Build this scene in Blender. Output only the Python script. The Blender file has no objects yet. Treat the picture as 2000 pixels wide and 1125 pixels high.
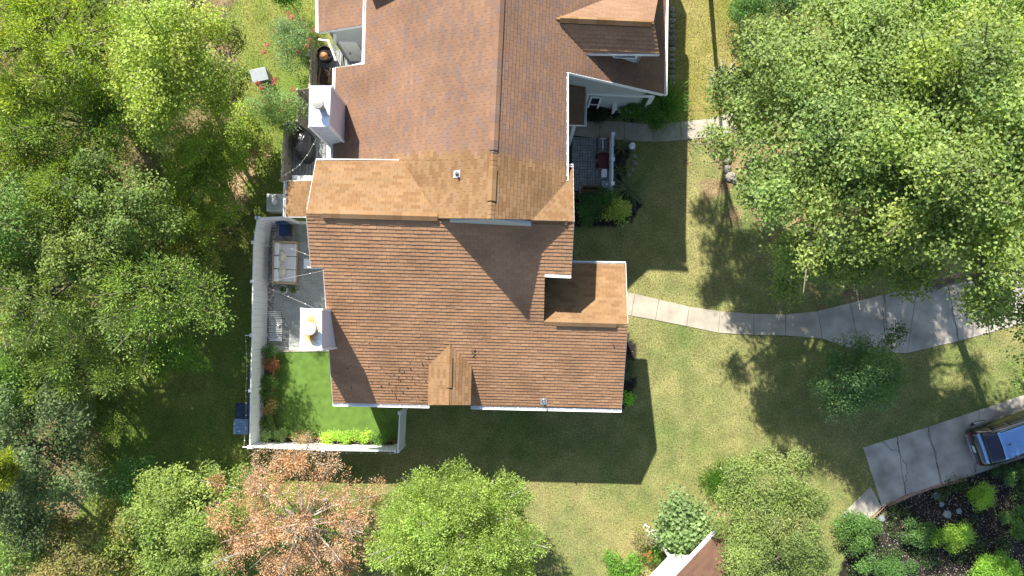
import bpy, math, random
import numpy as np
from mathutils import Vector, Matrix, Quaternion
random.seed(7)
RNG = np.random.default_rng(7)
scene = bpy.context.scene
COL = scene.collection

# ------------------------------------------------------------------ camera, sky, sun
CAM_H, FPX, NX, NY = 32.0, 1333.33, 1010.0, 640.0
cd = bpy.data.cameras.new('camera'); cam = bpy.data.objects.new('camera', cd); COL.objects.link(cam)
cam.location = (0, 0, CAM_H); cd.sensor_width = 36; cd.lens = 24.0
cd.shift_x = (1000 - NX) / 2000.0; cd.shift_y = (NY - 562.5) / 2000.0
cd.clip_start = 0.5; cd.clip_end = 1000
scene.camera = cam
SUNV = Vector((0.40, -1.02, -1.0)).normalized()          # the way the light travels
w = bpy.data.worlds.new('World'); scene.world = w; w.use_nodes = True
nt = w.node_tree; bg = nt.nodes['Background']
sky = nt.nodes.new('ShaderNodeTexSky'); sky.sky_type = 'NISHITA'; sky.sun_disc = False
sky.sun_elevation = math.radians(42.4); sky.sun_rotation = math.radians(-21.4)
nt.links.new(sky.outputs[0], bg.inputs[0]); bg.inputs[1].default_value = 0.088
sl = bpy.data.lights.new('sun', 'SUN'); so = bpy.data.objects.new('sun', sl); COL.objects.link(so)
sl.energy = 4.7; sl.angle = math.radians(0.6); sl.color = (1.0, 0.95, 0.86)
so.rotation_mode = 'QUATERNION'; so.rotation_quaternion = SUNV.to_track_quat('-Z', 'Y'); so.location = (-20, 50, 60)
scene.view_settings.view_transform = 'Standard'; scene.view_settings.look = 'None'
scene.view_settings.exposure = 1.38; scene.view_settings.gamma = 1.0
scene.view_settings.use_curve_mapping = False

# ------------------------------------------------------------------ small helpers
def W(px, py, z=0.0):
    return Vector(((px - NX) / FPX * (CAM_H - z), (NY - py) / FPX * (CAM_H - z), z))
def PXY(x, y, z=0.0):
    k = FPX / (CAM_H - z)
    return NX + x * k, NY - y * k

def base_mat(name):
    m = bpy.data.materials.new(name); m.use_nodes = True
    return m, m.node_tree, m.node_tree.nodes['Principled BSDF']

def mat(name, col, rough=0.6, var=0.15, scale=6.0, bump=0.0, bscale=60.0, metal=0.0, spec=0.4, coat=0.0):
    m, t, b = base_mat(name)
    N, L = t.nodes, t.links
    b.inputs['Roughness'].default_value = rough; b.inputs['Metallic'].default_value = metal
    b.inputs['Specular IOR Level'].default_value = spec
    b.inputs['Coat Weight'].default_value = coat
    tc = N.new('ShaderNodeTexCoord')
    n = N.new('ShaderNodeTexNoise'); n.inputs['Scale'].default_value = scale; n.inputs['Detail'].default_value = 6
    L.new(tc.outputs['Object'], n.inputs['Vector'])
    r = N.new('ShaderNodeValToRGB')
    r.color_ramp.elements[0].position = 0.3; r.color_ramp.elements[1].position = 0.7
    r.color_ramp.elements[0].color = (*[c * (1 - var) for c in col], 1)
    r.color_ramp.elements[1].color = (*[min(1, c * (1 + var)) for c in col], 1)
    L.new(n.outputs['Fac'], r.inputs['Fac']); L.new(r.outputs['Color'], b.inputs['Base Color'])
    if bump > 0:
        n2 = N.new('ShaderNodeTexNoise'); n2.inputs['Scale'].default_value = bscale; n2.inputs['Detail'].default_value = 4
        L.new(tc.outputs['Object'], n2.inputs['Vector'])
        bp = N.new('ShaderNodeBump'); bp.inputs['Strength'].default_value = bump; bp.inputs['Distance'].default_value = 0.02
        L.new(n2.outputs['Fac'], bp.inputs['Height']); L.new(bp.outputs['Normal'], b.inputs['Normal'])
    return m

def attr_mat(name, rough=0.85, var=0.25, scale=30.0, bump=0.3, bscale=120.0, spec=0.2, var2=0.0, scale2=1.0):
    """colour from the face / point attribute 'col', broken up with noise"""
    m, t, b = base_mat(name); N, L = t.nodes, t.links
    b.inputs['Roughness'].default_value = rough; b.inputs['Specular IOR Level'].default_value = spec
    a = N.new('ShaderNodeAttribute'); a.attribute_name = 'col'
    tc = N.new('ShaderNodeTexCoord')
    last = a.outputs['Color']
    for v, s in ((var, scale), (var2, scale2)):
        if v <= 0: continue
        n = N.new('ShaderNodeTexNoise'); n.inputs['Scale'].default_value = s; n.inputs['Detail'].default_value = 5
        L.new(tc.outputs['Object'], n.inputs['Vector'])
        mr = N.new('ShaderNodeMapRange'); mr.inputs[1].default_value = 0.3; mr.inputs[2].default_value = 0.7
        mr.inputs[3].default_value = 1 - v; mr.inputs[4].default_value = 1 + v
        L.new(n.outputs['Fac'], mr.inputs[0])
        vm = N.new('ShaderNodeVectorMath'); vm.operation = 'SCALE'
        L.new(last, vm.inputs[0]); L.new(mr.outputs[0], vm.inputs['Scale'])
        last = vm.outputs[0]
    L.new(last, b.inputs['Base Color'])
    if bump > 0:
        n2 = N.new('ShaderNodeTexNoise'); n2.inputs['Scale'].default_value = bscale; n2.inputs['Detail'].default_value = 4
        L.new(tc.outputs['Object'], n2.inputs['Vector'])
        bp = N.new('ShaderNodeBump'); bp.inputs['Strength'].default_value = bump; bp.inputs['Distance'].default_value = 0.02
        L.new(n2.outputs['Fac'], bp.inputs['Height']); L.new(bp.outputs['Normal'], b.inputs['Normal'])
    return m

def leaf_mat(name, trans=0.35, rough=0.45, spec=0.35):
    m, t, b = base_mat(name); N, L = t.nodes, t.links
    a = N.new('ShaderNodeAttribute'); a.attribute_name = 'col'
    L.new(a.outputs['Color'], b.inputs['Base Color'])
    b.inputs['Roughness'].default_value = rough; b.inputs['Specular IOR Level'].default_value = spec
    tr = N.new('ShaderNodeBsdfTranslucent')
    mu = N.new('ShaderNodeMix'); mu.data_type = 'RGBA'; mu.blend_type = 'MULTIPLY'; mu.inputs[0].default_value = 1.0
    mu.inputs[7].default_value = (1.5, 1.45, 0.6, 1)
    L.new(a.outputs['Color'], mu.inputs[6]); L.new(mu.outputs[2], tr.inputs['Color'])
    mx = N.new('ShaderNodeMixShader'); mx.inputs[0].default_value = trans
    L.new(b.outputs[0], mx.inputs[1]); L.new(tr.outputs[0], mx.inputs[2])
    L.new(mx.outputs[0], N['Material Output'].inputs['Surface'])
    return m

class MB:
    def __init__(s): s.v = []; s.f = []; s.c = []
    def face(s, pts, col=None):
        i = len(s.v); s.v += [tuple(p) for p in pts]; s.f.append(tuple(range(i, i + len(pts)))); s.c.append(col)
    def prism(s, poly, off, col=None):
        """closed solid: polygon (3D points) extruded by vector off"""
        poly = [Vector(p) for p in poly]; off = Vector(off); n = len(poly); i = len(s.v)
        s.v += [tuple(p) for p in poly] + [tuple(p + off) for p in poly]
        nrm = Vector((0, 0, 0))
        for k in range(n): nrm += poly[k].cross(poly[(k + 1) % n])
        flip = nrm.dot(off) > 0
        a = list(range(i, i + n)); b = list(range(i + n, i + 2 * n))
        fs = [tuple(a[::-1]) if flip else tuple(a), tuple(b) if flip else tuple(b[::-1])]
        for k in range(n):
            q = (a[k], a[(k + 1) % n], b[(k + 1) % n], b[k])
            fs.append(q if flip else q[::-1])
        s.f += fs; s.c += [col] * len(fs)
    def box(s, c, size, rz=0.0, col=None, axes=None):
        c = Vector(c)
        if axes is None:
            ax = (Vector((math.cos(rz), math.sin(rz), 0)), Vector((-math.sin(rz), math.cos(rz), 0)), Vector((0, 0, 1)))
        else: ax = axes
        x, y, z = [a * (d / 2) for a, d in zip(ax, size)]
        s.prism([c - x - y - z, c + x - y - z, c + x + y - z, c - x + y - z], z * 2, col)
    def beam(s, p0, p1, wd, h, col=None, up=(0, 0, 1)):
        p0, p1 = Vector(p0), Vector(p1); d = (p1 - p0); L = d.length; d.normalize(); up = Vector(up)
        if abs(d.dot(up)) > 0.98: up = Vector((1, 0, 0))
        sd = d.cross(up).normalized(); u2 = sd.cross(d).normalized()
        s.box((p0 + p1) / 2, (L, wd, h), col=col, axes=(d, sd, u2))
    def tube(s, pts, rads, n=8, col=None, cap=True):
        pts = [Vector(p) for p in pts]; rings = []
        for k, p in enumerate(pts):
            d = (pts[min(k + 1, len(pts) - 1)] - pts[max(k - 1, 0)]).normalized()
            up = Vector((0, 0, 1)) if abs(d.z) < 0.9 else Vector((1, 0, 0))
            a = d.cross(up).normalized(); b = d.cross(a).normalized()
            r = rads[k] if isinstance(rads, (list, tuple)) else rads
            i = len(s.v)
            for q in range(n):
                an = 2 * math.pi * q / n
                s.v.append(tuple(p + a * (r * math.cos(an)) + b * (r * math.sin(an))))
            rings.append(i)
        for r0, r1 in zip(rings, rings[1:]):
            for q in range(n):
                s.f.append((r0 + q, r0 + (q + 1) % n, r1 + (q + 1) % n, r1 + q)); s.c.append(col)
        if cap:
            s.f.append(tuple(range(rings[0], rings[0] + n))[::-1]); s.c.append(col)
            s.f.append(tuple(range(rings[-1], rings[-1] + n))); s.c.append(col)
    def lathe(s, c, prof, n=16, col=None):
        """profile [(r,z)] round the vertical axis at c, closed at both ends"""
        c = Vector(c); rings = []
        for r, z in prof:
            i = len(s.v)
            for q in range(n):
                an = 2 * math.pi * q / n; s.v.append((c.x + r * math.cos(an), c.y + r * math.sin(an), c.z + z))
            rings.append(i)
        for r0, r1 in zip(rings, rings[1:]):
            for q in range(n):
                s.f.append((r0 + q, r0 + (q + 1) % n, r1 + (q + 1) % n, r1 + q)); s.c.append(col)
        s.f.append(tuple(range(rings[0], rings[0] + n))[::-1]); s.c.append(col)
        s.f.append(tuple(range(rings[-1], rings[-1] + n))); s.c.append(col)
    def blob(s, c, r, nu=8, nv=5, jit=0.15, seed=0, flat=1.0, col=None):
        rg = random.Random(seed); c = Vector(c); rows = []
        rx, ry, rz = r
        for j in range(nv + 1):
            th = math.pi * j / nv; row = []
            for q in range(nu):
                an = 2 * math.pi * q / nu; k = 1 + rg.uniform(-jit, jit)
                p = (c.x + rx * k * math.sin(th) * math.cos(an), c.y + ry * k * math.sin(th) * math.sin(an), c.z + rz * k * math.cos(th))
                row.append(len(s.v)); s.v.append(p)
            rows.append(row)
        for a, b in zip(rows, rows[1:]):
            for q in range(nu):
                s.f.append((a[q], b[q], b[(q + 1) % nu], a[(q + 1) % nu])); s.c.append(col)
    def build(s, name, m, parent=None, smooth=False, bevel=0.0, **props):
        off = Vector(parent['_org']) if parent is not None and '_org' in parent else Vector((0, 0, 0))
        me = bpy.data.meshes.new(name)
        me.from_pydata([(x - off.x, y - off.y, z - off.z) for x, y, z in s.v], [], s.f)
        if any(c is not None for c in s.c):
            at = me.attributes.new('col', 'FLOAT_COLOR', 'FACE')
            arr = np.ones((len(s.f), 4), np.float32)
            for i, c in enumerate(s.c): arr[i, :3] = c if c is not None else (0.5, 0.5, 0.5)
            at.data.foreach_set('color', arr.ravel())
        me.materials.append(m)
        if smooth: me.polygons.foreach_set('use_smooth', [True] * len(me.polygons))
        me.update()
        return link(name, me, parent, bevel, **props)

def link(name, me, parent=None, bevel=0.0, **props):
    o = bpy.data.objects.new(name, me); COL.objects.link(o)
    if parent is not None:
        o.parent = parent
        o['_org'] = parent['_org']
    else: o['_org'] = (0.0, 0.0, 0.0)
    if bevel > 0:
        b = o.modifiers.new('bevel', 'BEVEL'); b.width = bevel; b.segments = 2; b.limit_method = 'ANGLE'
    for k, v in props.items(): o[k] = v
    return o

def thing(name, label, cat, loc=(0, 0, 0), group=None):
    o = bpy.data.objects.new(name, None); COL.objects.link(o); o.location = loc; o.empty_display_size = 0.2
    o['label'] = label; o['category'] = cat; o['_org'] = tuple(float(x) for x in loc)
    if group: o['group'] = group
    return o
def tag(o, label, cat, group=None):
    o['label'] = label; o['category'] = cat
    if group: o['group'] = group
    return o
def np_mesh(name, V, F, cols, m):
    me = bpy.data.meshes.new(name); k = F.shape[1]
    me.vertices.add(len(V)); me.vertices.foreach_set('co', V.astype(np.float32).ravel())
    me.loops.add(F.size); me.loops.foreach_set('vertex_index', F.astype(np.int32).ravel())
    me.polygons.add(len(F)); me.polygons.foreach_set('loop_start', np.arange(0, F.size, k, dtype=np.int32))
    me.polygons.foreach_set('loop_total', np.full(len(F), k, np.int32))
    me.update(calc_edges=True)
    at = me.attributes.new('col', 'FLOAT_COLOR', 'FACE')
    c4 = np.ones((len(F), 4), np.float32); c4[:, :3] = cols; at.data.foreach_set('color', c4.ravel())
    me.materials.append(m)
    return me
def inpoly(x, y, poly):
    c = np.zeros(x.shape, bool); n = len(poly)
    for i in range(n):
        x0, y0 = poly[i]; x1, y1 = poly[(i + 1) % n]
        if y0 == y1: continue
        t = ((y0 > y) != (y1 > y)) & (x < (x1 - x0) * (y - y0) / (y1 - y0) + x0)
        c ^= t
    return c
def vnoise(x, y, s, seed=0):
    """smooth value noise, numpy"""
    x = x / s; y = y / s
    xi = np.floor(x).astype(int); yi = np.floor(y).astype(int); xf = x - xi; yf = y - yi
    def h(a, b):
        k = (a * 374761393 + b * 668265263 + seed * 974711) & 0x7fffffff
        k = ((k ^ (k >> 13)) * 1274126177) & 0x7fffffff
        return ((k ^ (k >> 16)) & 0xffff) / 65535.0
    u = xf * xf * (3 - 2 * xf); v = yf * yf * (3 - 2 * yf)
    return (h(xi, yi) * (1 - u) + h(xi + 1, yi) * u) * (1 - v) + (h(xi, yi + 1) * (1 - u) + h(xi + 1, yi + 1) * u) * v

# ------------------------------------------------------------------ materials
M = {}
M['shingle'] = attr_mat('asphalt_shingle', rough=0.95, var=0.16, scale=90, bump=0.35, bscale=220, spec=0.1, var2=0.12, scale2=0.7)
M['white'] = mat('white_painted_trim', (0.80, 0.80, 0.79), 0.45, 0.04, 3)
M['vinyl'] = mat('white_vinyl', (0.78, 0.79, 0.80), 0.35, 0.03, 2)
M['siding'] = mat('pale_grey_siding', (0.45, 0.47, 0.46), 0.6, 0.05, 2, 0.1, 30)
M['chimney_siding'] = mat('white_chimney_siding', (0.62, 0.60, 0.62), 0.6, 0.04, 2)
M['pan'] = mat('white_metal_pan', (0.66, 0.69, 0.73), 0.22, 0.02, 3, metal=0.55)
M['cap2'] = mat('pale_flue_cap', (0.34, 0.34, 0.34), 0.5, 0.06, 6)
M['cap'] = mat('grey_flue_cap', (0.25, 0.24, 0.215), 0.5, 0.08, 6)
M['galv'] = mat('galvanised_metal', (0.62, 0.62, 0.60), 0.35, 0.10, 8, metal=0.7)
M['darkmetal'] = mat('dark_metal', (0.03, 0.03, 0.035), 0.5, 0.2, 8)
M['black'] = mat('black_plastic', (0.02, 0.02, 0.022), 0.5, 0.2, 8)
M['glass'] = mat('window_glass', (0.02, 0.03, 0.05), 0.06, 0.1, 2, spec=0.8)
M['fascia_dark'] = mat('roof_deck_edge', (0.18, 0.10, 0.07), 0.8, 0.1, 5)
M['concrete'] = mat('pale_concrete', (0.345, 0.305, 0.245), 0.9, 0.20, 1.6, 0.25, 90)
M['drive'] = mat('weathered_concrete', (0.37, 0.335, 0.285), 0.9, 0.38, 0.9, 0.25, 60)
M['tile'] = mat('grey_patio_tile', (0.30, 0.31, 0.29), 0.7, 0.22, 2.0, 0.1, 40)
M['grout'] = mat('pale_grout', (0.55, 0.54, 0.48), 0.9, 0.15, 6)
M['paver'] = mat('grey_paver_brick', (0.27, 0.28, 0.29), 0.85, 0.25, 5, 0.2, 60)
M['joint'] = mat('dark_joint_sand', (0.05, 0.05, 0.05), 0.95, 0.3, 20)
M['deckwood'] = mat('grey_weathered_wood', (0.25, 0.26, 0.26), 0.85, 0.25, 4, 0.2, 50)
M['fencewood'] = mat('weathered_fence_wood', (0.27, 0.25, 0.20), 0.9, 0.3, 5, 0.3, 60)
M['planter'] = mat('brown_planter_wood', (0.26, 0.13, 0.06), 0.8, 0.25, 6, 0.2, 40)
M['teak'] = mat('teak_wood', (0.48, 0.33, 0.19), 0.6, 0.15, 6)
M['cushion'] = mat('white_cushion', (0.72, 0.71, 0.70), 0.9, 0.05, 6, 0.2, 20)
M['pillow'] = mat('cream_print_pillow', (0.60, 0.57, 0.46), 0.9, 0.30, 14, 0.2, 20)
M['navy'] = mat('navy_fabric', (0.02, 0.05, 0.14), 0.7, 0.2, 5)
M['soil'] = mat('dark_soil', (0.045, 0.032, 0.025), 0.95, 0.4, 12, 0.5, 60)
M['rock'] = mat('grey_stone', (0.24, 0.22, 0.19), 0.9, 0.3, 4, 0.5, 30)
M['slate'] = mat('blue_grey_flagstone', (0.20, 0.22, 0.24), 0.85, 0.15, 4, 0.3, 30)
M['brick'] = mat('pink_edging_brick', (0.38, 0.24, 0.19), 0.9, 0.25, 8, 0.3, 50)
M['bark'] = mat('grey_bark', (0.16, 0.135, 0.11), 0.95, 0.35, 9, 0.6, 30)
M['palebark'] = mat('pale_dead_bark', (0.36, 0.33, 0.30), 0.95, 0.25, 9, 0.5, 30)
M['leaf'] = leaf_mat('broad_leaf', 0.44, 0.50, 0.32)
M['needle'] = leaf_mat('conifer_spray', 0.38, 0.6, 0.2)
M['deadleaf'] = leaf_mat('dead_foliage', 0.15, 0.9, 0.05)
M['grassblade'] = leaf_mat('grass_blade', 0.30, 0.6, 0.15)
M['ground'] = attr_mat('ground_cover', rough=0.95, var=0.42, scale=14, bump=0.9, bscale=22, spec=0.05, var2=0.16, scale2=1.3)
M['turf'] = mat('artificial_turf', (0.095, 0.165, 0.032), 0.85, 0.18, 3.0, 0.7, 70, spec=0.1)
M['red'] = mat('red_enamel', (0.13, 0.015, 0.015), 0.4, 0.1, 5)
M['terracotta'] = mat('terracotta', (0.42, 0.20, 0.09), 0.85, 0.15, 8)
M['greybox'] = mat('grey_green_metal_box', (0.22, 0.25, 0.26), 0.45, 0.12, 6)
M['bin_navy'] = mat('navy_bin_plastic', (0.012, 0.022, 0.06), 0.4, 0.15, 4)
M['bin_blue'] = mat('blue_grey_bin_plastic', (0.13, 0.21, 0.34), 0.5, 0.08, 4)
M['carpaint'] = mat('black_car_paint', (0.010, 0.011, 0.014), 0.18, 0.05, 3, spec=0.7, coat=1.0)
M['carroof'] = mat('sky_tinted_car_paint', (0.26, 0.42, 0.68), 0.2, 0.05, 3, metal=0.7, coat=0.5)  # sky reflection on the roof put into the paint colour
M['carglass'] = mat('car_glass', (0.008, 0.012, 0.03), 0.05, 0.05, 3, spec=0.8)
M['chrome'] = mat('bright_metal', (0.75, 0.76, 0.78), 0.15, 0.03, 4, metal=0.9)
M['tyre'] = mat('tyre_rubber', (0.018, 0.018, 0.018), 0.85, 0.2, 8)
M['taillight'] = mat('tail_light_lens', (0.22, 0.01, 0.012), 0.2, 0.05, 4)
M['stone_attr'] = attr_mat('bed_stone', var=0.3, scale=10, bump=0.5, bscale=40)
M['wire'] = mat('pale_wire', (0.55, 0.54, 0.50), 0.6, 0.05, 4)
M['bulb'] = mat('frosted_bulb', (0.85, 0.83, 0.78), 0.2, 0.03, 4)

# rust-stained metal top of the second chimney
def rust_mat():
    m, t, b = base_mat('rust_stained_pan'); N, L = t.nodes, t.links
    b.inputs['Roughness'].default_value = 0.4
    tc = N.new('ShaderNodeTexCoord'); mp = N.new('ShaderNodeMapping'); mp.inputs['Scale'].default_value = (2.75, 1.4, 0.0)
    L.new(tc.outputs['Object'], mp.inputs['Vector'])
    ln = N.new('ShaderNodeVectorMath'); ln.operation = 'LENGTH'; L.new(mp.outputs[0], ln.inputs[0])
    n = N.new('ShaderNodeTexNoise'); n.inputs['Scale'].default_value = 9; n.inputs['Detail'].default_value = 9; n.inputs['Roughness'].default_value = 0.68
    L.new(tc.outputs['Object'], n.inputs['Vector'])
    mm = N.new('ShaderNodeMath'); mm.operation = 'MULTIPLY_ADD'; L.new(n.outputs['Fac'], mm.inputs[0]); mm.inputs[1].default_value = 1.9; 
    L.new(ln.outputs['Value'], mm.inputs[2])
    r = N.new('ShaderNodeValToRGB'); e = r.color_ramp.elements
    e[0].position = 0.50; e[0].color = (0.30, 0.09, 0.012, 1); e[1].position = 1.0; e[1].color = (0.84, 0.84, 0.84, 1)
    k = e.new(0.70); k.color = (0.50, 0.23, 0.03, 1); k = e.new(0.84); k.color = (0.66, 0.48, 0.22, 1)
    d = N.new('ShaderNodeMath'); d.operation = 'DIVIDE'; L.new(mm.outputs[0], d.inputs[0]); d.inputs[1].default_value = 1.95
    L.new(d.outputs[0], r.inputs['Fac']); L.new(r.outputs['Color'], b.inputs['Base Color'])
    return m
M['rustpan'] = rust_mat()

# ------------------------------------------------------------------ ground: one sheet, finely divided where the photograph looks
FOREST = [(-900, -900), (462, -900), (446, 40), (470, 150), (452, 215), (478, 262), (455, 330), (470, 400), (440, 470), (395, 520), (330, 560), (235, 640), (175, 740), (205, 900), (150, 1000), (70, 1080), (40, 1300), (-900, 1500)]
DIRT = [(446, 190), (486, 195), (500, 265), (540, 290), (505, 330), (470, 420), (440, 460), (380, 480), (400, 380), (440, 300)]
NE_LAWN = [(1295, -200), (1500, -200), (1470, 120), (1450, 225), (1320, 245), (1295, 200)]
TREE_RING = [(1345, 280), (1450, 268), (1600, 300), (1640, 520), (1700, 590), (1600, 610), (1540, 500), (1480, 440), (1380, 420)]
MULCH = [(1650, 1040), (1700, 1010), (1760, 965), (1880, 935), (1960, 900), (2100, 850), (2500, 900), (2500, 1500), (1600, 1500), (1640, 1120)]
BED2 = [(1196, 272), (1240, 280), (1238, 340), (1215, 352), (1250, 400), (1235, 440), (1180, 450), (1120, 440), (1120, 376), (1200, 372)]
BED3 = [(1140, 205), (1310, 190), (1300, 240), (1140, 238)]
SBED = [(1225, 650), (1240, 700), (1240, 790), (1215, 800), (1205, 790), (1215, 660)]
def ground_cols(px, py):
    X = (px - NX) / 41.67; Y = (NY - py) / 41.67
    wx = px + 26 * (vnoise(X, Y, 0.9, 1) - 0.5) + 12 * (vnoise(X, Y, 0.3, 2) - 0.5)
    wy = py + 26 * (vnoise(X, Y, 0.9, 3) - 0.5) + 12 * (vnoise(X, Y, 0.3, 4) - 0.5)
    n1 = vnoise(X, Y, 2.6, 5)[:, None]; n2 = vnoise(X, Y, 0.6, 6)[:, None]; n3 = vnoise(X, Y, 0.22, 7)[:, None]
    def mix(a, b, t): return np.array(a) * (1 - t) + np.array(b) * t
    t = np.clip(n1 * 0.6 + n2 * 0.45 + n3 * 0.2 - 0.1, 0, 1)
    c = mix((0.105, 0.15, 0.042), (0.262, 0.23, 0.098), t)
    nw = mix((0.085, 0.155, 0.025), (0.20, 0.20, 0.055), np.clip(t * 0.9, 0, 1))
    sel = (wx < 640); c[sel] = nw[sel]
    sel = inpoly(wx, wy, NE_LAWN); c[sel] = mix((0.15, 0.155, 0.025), (0.26, 0.22, 0.085), np.clip(t, 0, 1))[sel]
    sel = inpoly(wx, wy, TREE_RING) & (n2[:, 0] > 0.52); c[sel] = mix((0.15, 0.11, 0.06), (0.28, 0.21, 0.11), n3)[sel]
    sel = inpoly(wx, wy, FOREST); c[sel] = mix((0.085, 0.085, 0.03), (0.24, 0.175, 0.10), np.clip(n2 * 0.7 + n3 * 0.5 - 0.1, 0, 1))[sel]
    sel = inpoly(wx, wy, DIRT) & (n2[:, 0] > 0.38); c[sel] = mix((0.28, 0.19, 0.10), (0.36, 0.27, 0.16), n3)[sel]
    for P in (MULCH, BED2, BED3, SBED):
        sel = inpoly(wx, wy, P); c[sel] = mix((0.016, 0.014, 0.013), (0.045, 0.036, 0.032), n3)[sel]
    return c
def ground():
    fx = np.arange(-26, 26.01, 0.16); fy = np.arange(-16, 18.01, 0.16)
    far = np.array([600, 300, 150, 80, 50, 36, 30])
    xs = np.concatenate([-far, fx, far[::-1]]); ys = np.concatenate([-far, fy, far[::-1]])
    gx, gy = np.meshgrid(xs, ys); V = np.stack([gx.ravel(), gy.ravel(), np.zeros(gx.size)], 1)
    nx, ny = len(xs), len(ys); idx = np.arange(nx * ny).reshape(ny, nx)
    F = np.stack([idx[:-1, :-1].ravel(), idx[:-1, 1:].ravel(), idx[1:, 1:].ravel(), idx[1:, :-1].ravel()], 1)
    me = bpy.data.meshes.new('ground'); me.vertices.add(len(V)); me.vertices.foreach_set('co', V.astype(np.float32).ravel())
    me.loops.add(F.size); me.loops.foreach_set('vertex_index', F.astype(np.int32).ravel())
    me.polygons.add(len(F)); me.polygons.foreach_set('loop_start', np.arange(0, F.size, 4, dtype=np.int32)); me.polygons.foreach_set('loop_total', np.full(len(F), 4, np.int32))
    me.update(calc_edges=True)
    px = NX + V[:, 0] * 41.67; py = NY - V[:, 1] * 41.67
    at = me.attributes.new('col', 'FLOAT_COLOR', 'POINT'); c4 = np.ones((len(V), 4), np.float32); c4[:, :3] = ground_cols(px, py)
    at.data.foreach_set('color', c4.ravel()); me.materials.append(M['ground'])
    return link('ground', me, kind='structure')
ground()

# ------------------------------------------------------------------ paved surfaces
PAVED = []
def slab_path(name, left, right, m, thick=0.06, gap=0.022, jitter=0.0, label=None):
    """a path of separate slabs between matching points of its two edges (pixel pairs on the ground)"""
    root = bpy.data.objects.new(name, None); COL.objects.link(root); root['_org'] = (0.0, 0.0, 0.0); root['kind'] = 'structure'
    for k in range(len(left) - 1):
        a, b, c, d = W(*left[k]), W(*left[k + 1]), W(*right[k + 1]), W(*right[k])
        e1 = (b - a).normalized() * gap / 2; e2 = (c - d).normalized() * gap / 2
        q = [a + e1, b - e1, c - e2, d + e2]
        dz = random.uniform(-0.004, 0.004)
        for p in q: p.z = -0.05
        mb = MB(); mb.prism(q, (0, 0, 0.05 + thick / 2 + dz)); mb.build('slab', m, root, bevel=0.006)
        PAVED.append([left[k], left[k + 1], right[k + 1], right[k]])
    return root
L1 = [(1224, 571), (1240, 574), (1287, 585), (1346, 599), (1406, 608), (1472, 613), (1534, 614), (1597, 608)]
R1 = [(1224, 615), (1233, 617), (1280, 625), (1341, 637), (1403, 650), (1472, 654), (1534, 655), (1606, 661)]
slab_path('path', L1, R1, M['concrete'])
L2 = [(1597, 608), (1660, 592), (1727, 575), (1790, 563), (1850, 552), (1905, 538), (1980, 520), (2100, 492), (2300, 450)]
R2 = [(1606, 661), (1680, 688), (1735, 689), (1772, 689), (1872, 666), (1935, 649), (2010, 628), (2130, 600), (2330, 560)]
slab_path('forecourt', L2, R2, M['drive'])
L3 = [(1685, 874), (1752, 853), (1812, 834), (1912, 801), (2010, 768), (2120, 735), (2300, 680)]
R3 = [(1722, 990), (1768, 966), (1840, 946), (1905, 926), (2040, 880), (2160, 845), (2350, 790)]
slab_path('driveway', L3, R3, M['drive'])
slab_path('driveway_apron', [(1700, 950), (1640, 1010)], [(1722, 990), (1690, 1020)], M['drive'])
L4 = [(1452, 217), (1432, 221), (1380, 233), (1328, 238), (1274, 244), (1219, 238), (1172, 236), (1120, 240)]
R4 = [(1448, 252), (1440, 256), (1384, 268), (1330, 274), (1276, 277), (1219, 274), (1170, 270), (1112, 264)]
slab_path('front_walk', L4, R4, M['concrete'])

def crack(pts, parent_name, wd=.018, seed=0):
    rg = random.Random(seed); P = [W(px, py, .034) for px, py in pts]; path = []
    for p, q in zip(P, P[1:]):
        n = 6
        for k in range(n):
            o = Vector((rg.gauss(0, .03), rg.gauss(0, .02), 0)) if k else Vector((0, 0, 0)); path.append(p.lerp(q, k / n) + o)
    path.append(P[-1]); mb = MB()
    for a, b in zip(path, path[1:]):
        d = (b - a).normalized(); s_ = Vector((-d.y, d.x, 0)) * wd * rg.uniform(.35, .8); z = Vector((0, 0, .004)); mb.face([a - s_, b - s_, b + s_, a + s_]); mb.v[-4:] = [tuple(Vector(v) + z) for v in mb.v[-4:]]
    mb.build('crack', M['joint'], bpy.data.objects[parent_name], kind='stuff')
for k, pts in enumerate(([(1752, 853), (1757, 885), (1772, 915), (1769, 940), (1768, 966)], [(1812, 834), (1816, 860), (1826, 880), (1829, 905), (1838, 946)], [(1722, 862), (1745, 880)], [(1905, 905), (1903, 926)])): crack(pts, 'driveway', seed=k)
for k, pts in enumerate(([(1727, 575), (1724, 610), (1728, 640), (1733, 688)], [(1850, 552), (1856, 580), (1862, 620), (1872, 666)])): crack(pts, 'forecourt', seed=k + 9)
def structure(name, mb, m, parent=None, **k):
    o = mb.build(name, m, parent, **k)
    if parent is None: o['kind'] = 'structure'
    return o
# patio of square tiles west of the house, over pale grout
mb = MB(); mb.prism([W(520, 432, 0.0), W(650, 432, 0.0), W(668, 690, 0.0), W(512, 690, 0.0)], (0, 0, 0.022)); patio = structure('patio', mb, M['grout'])
PAVED.append([(500, 425), (660, 425), (800, 690), (800, 880), (487, 880)])
th = math.radians(-1.7)
def rot_uv(u, v, th=th): return Vector((u * math.cos(th) - v * math.sin(th), u * math.sin(th) + v * math.cos(th), 0))
o0 = W(540, 437); ts = 0.44
for i in range(7):
    for j in range(14):
        c = o0 + rot_uv((i + .5) * ts, -(j + .5) * ts)
        p = PXY(c.x, c.y)
        if p[0] > 662 or p[1] > 683: continue
        mb = MB(); mb.box((c.x, c.y, 0.022 + 0.0125 + random.uniform(-.002, .002)), (ts - 0.03, ts - 0.03, 0.025), th); mb.build('tile', M['tile'], patio)
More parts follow.
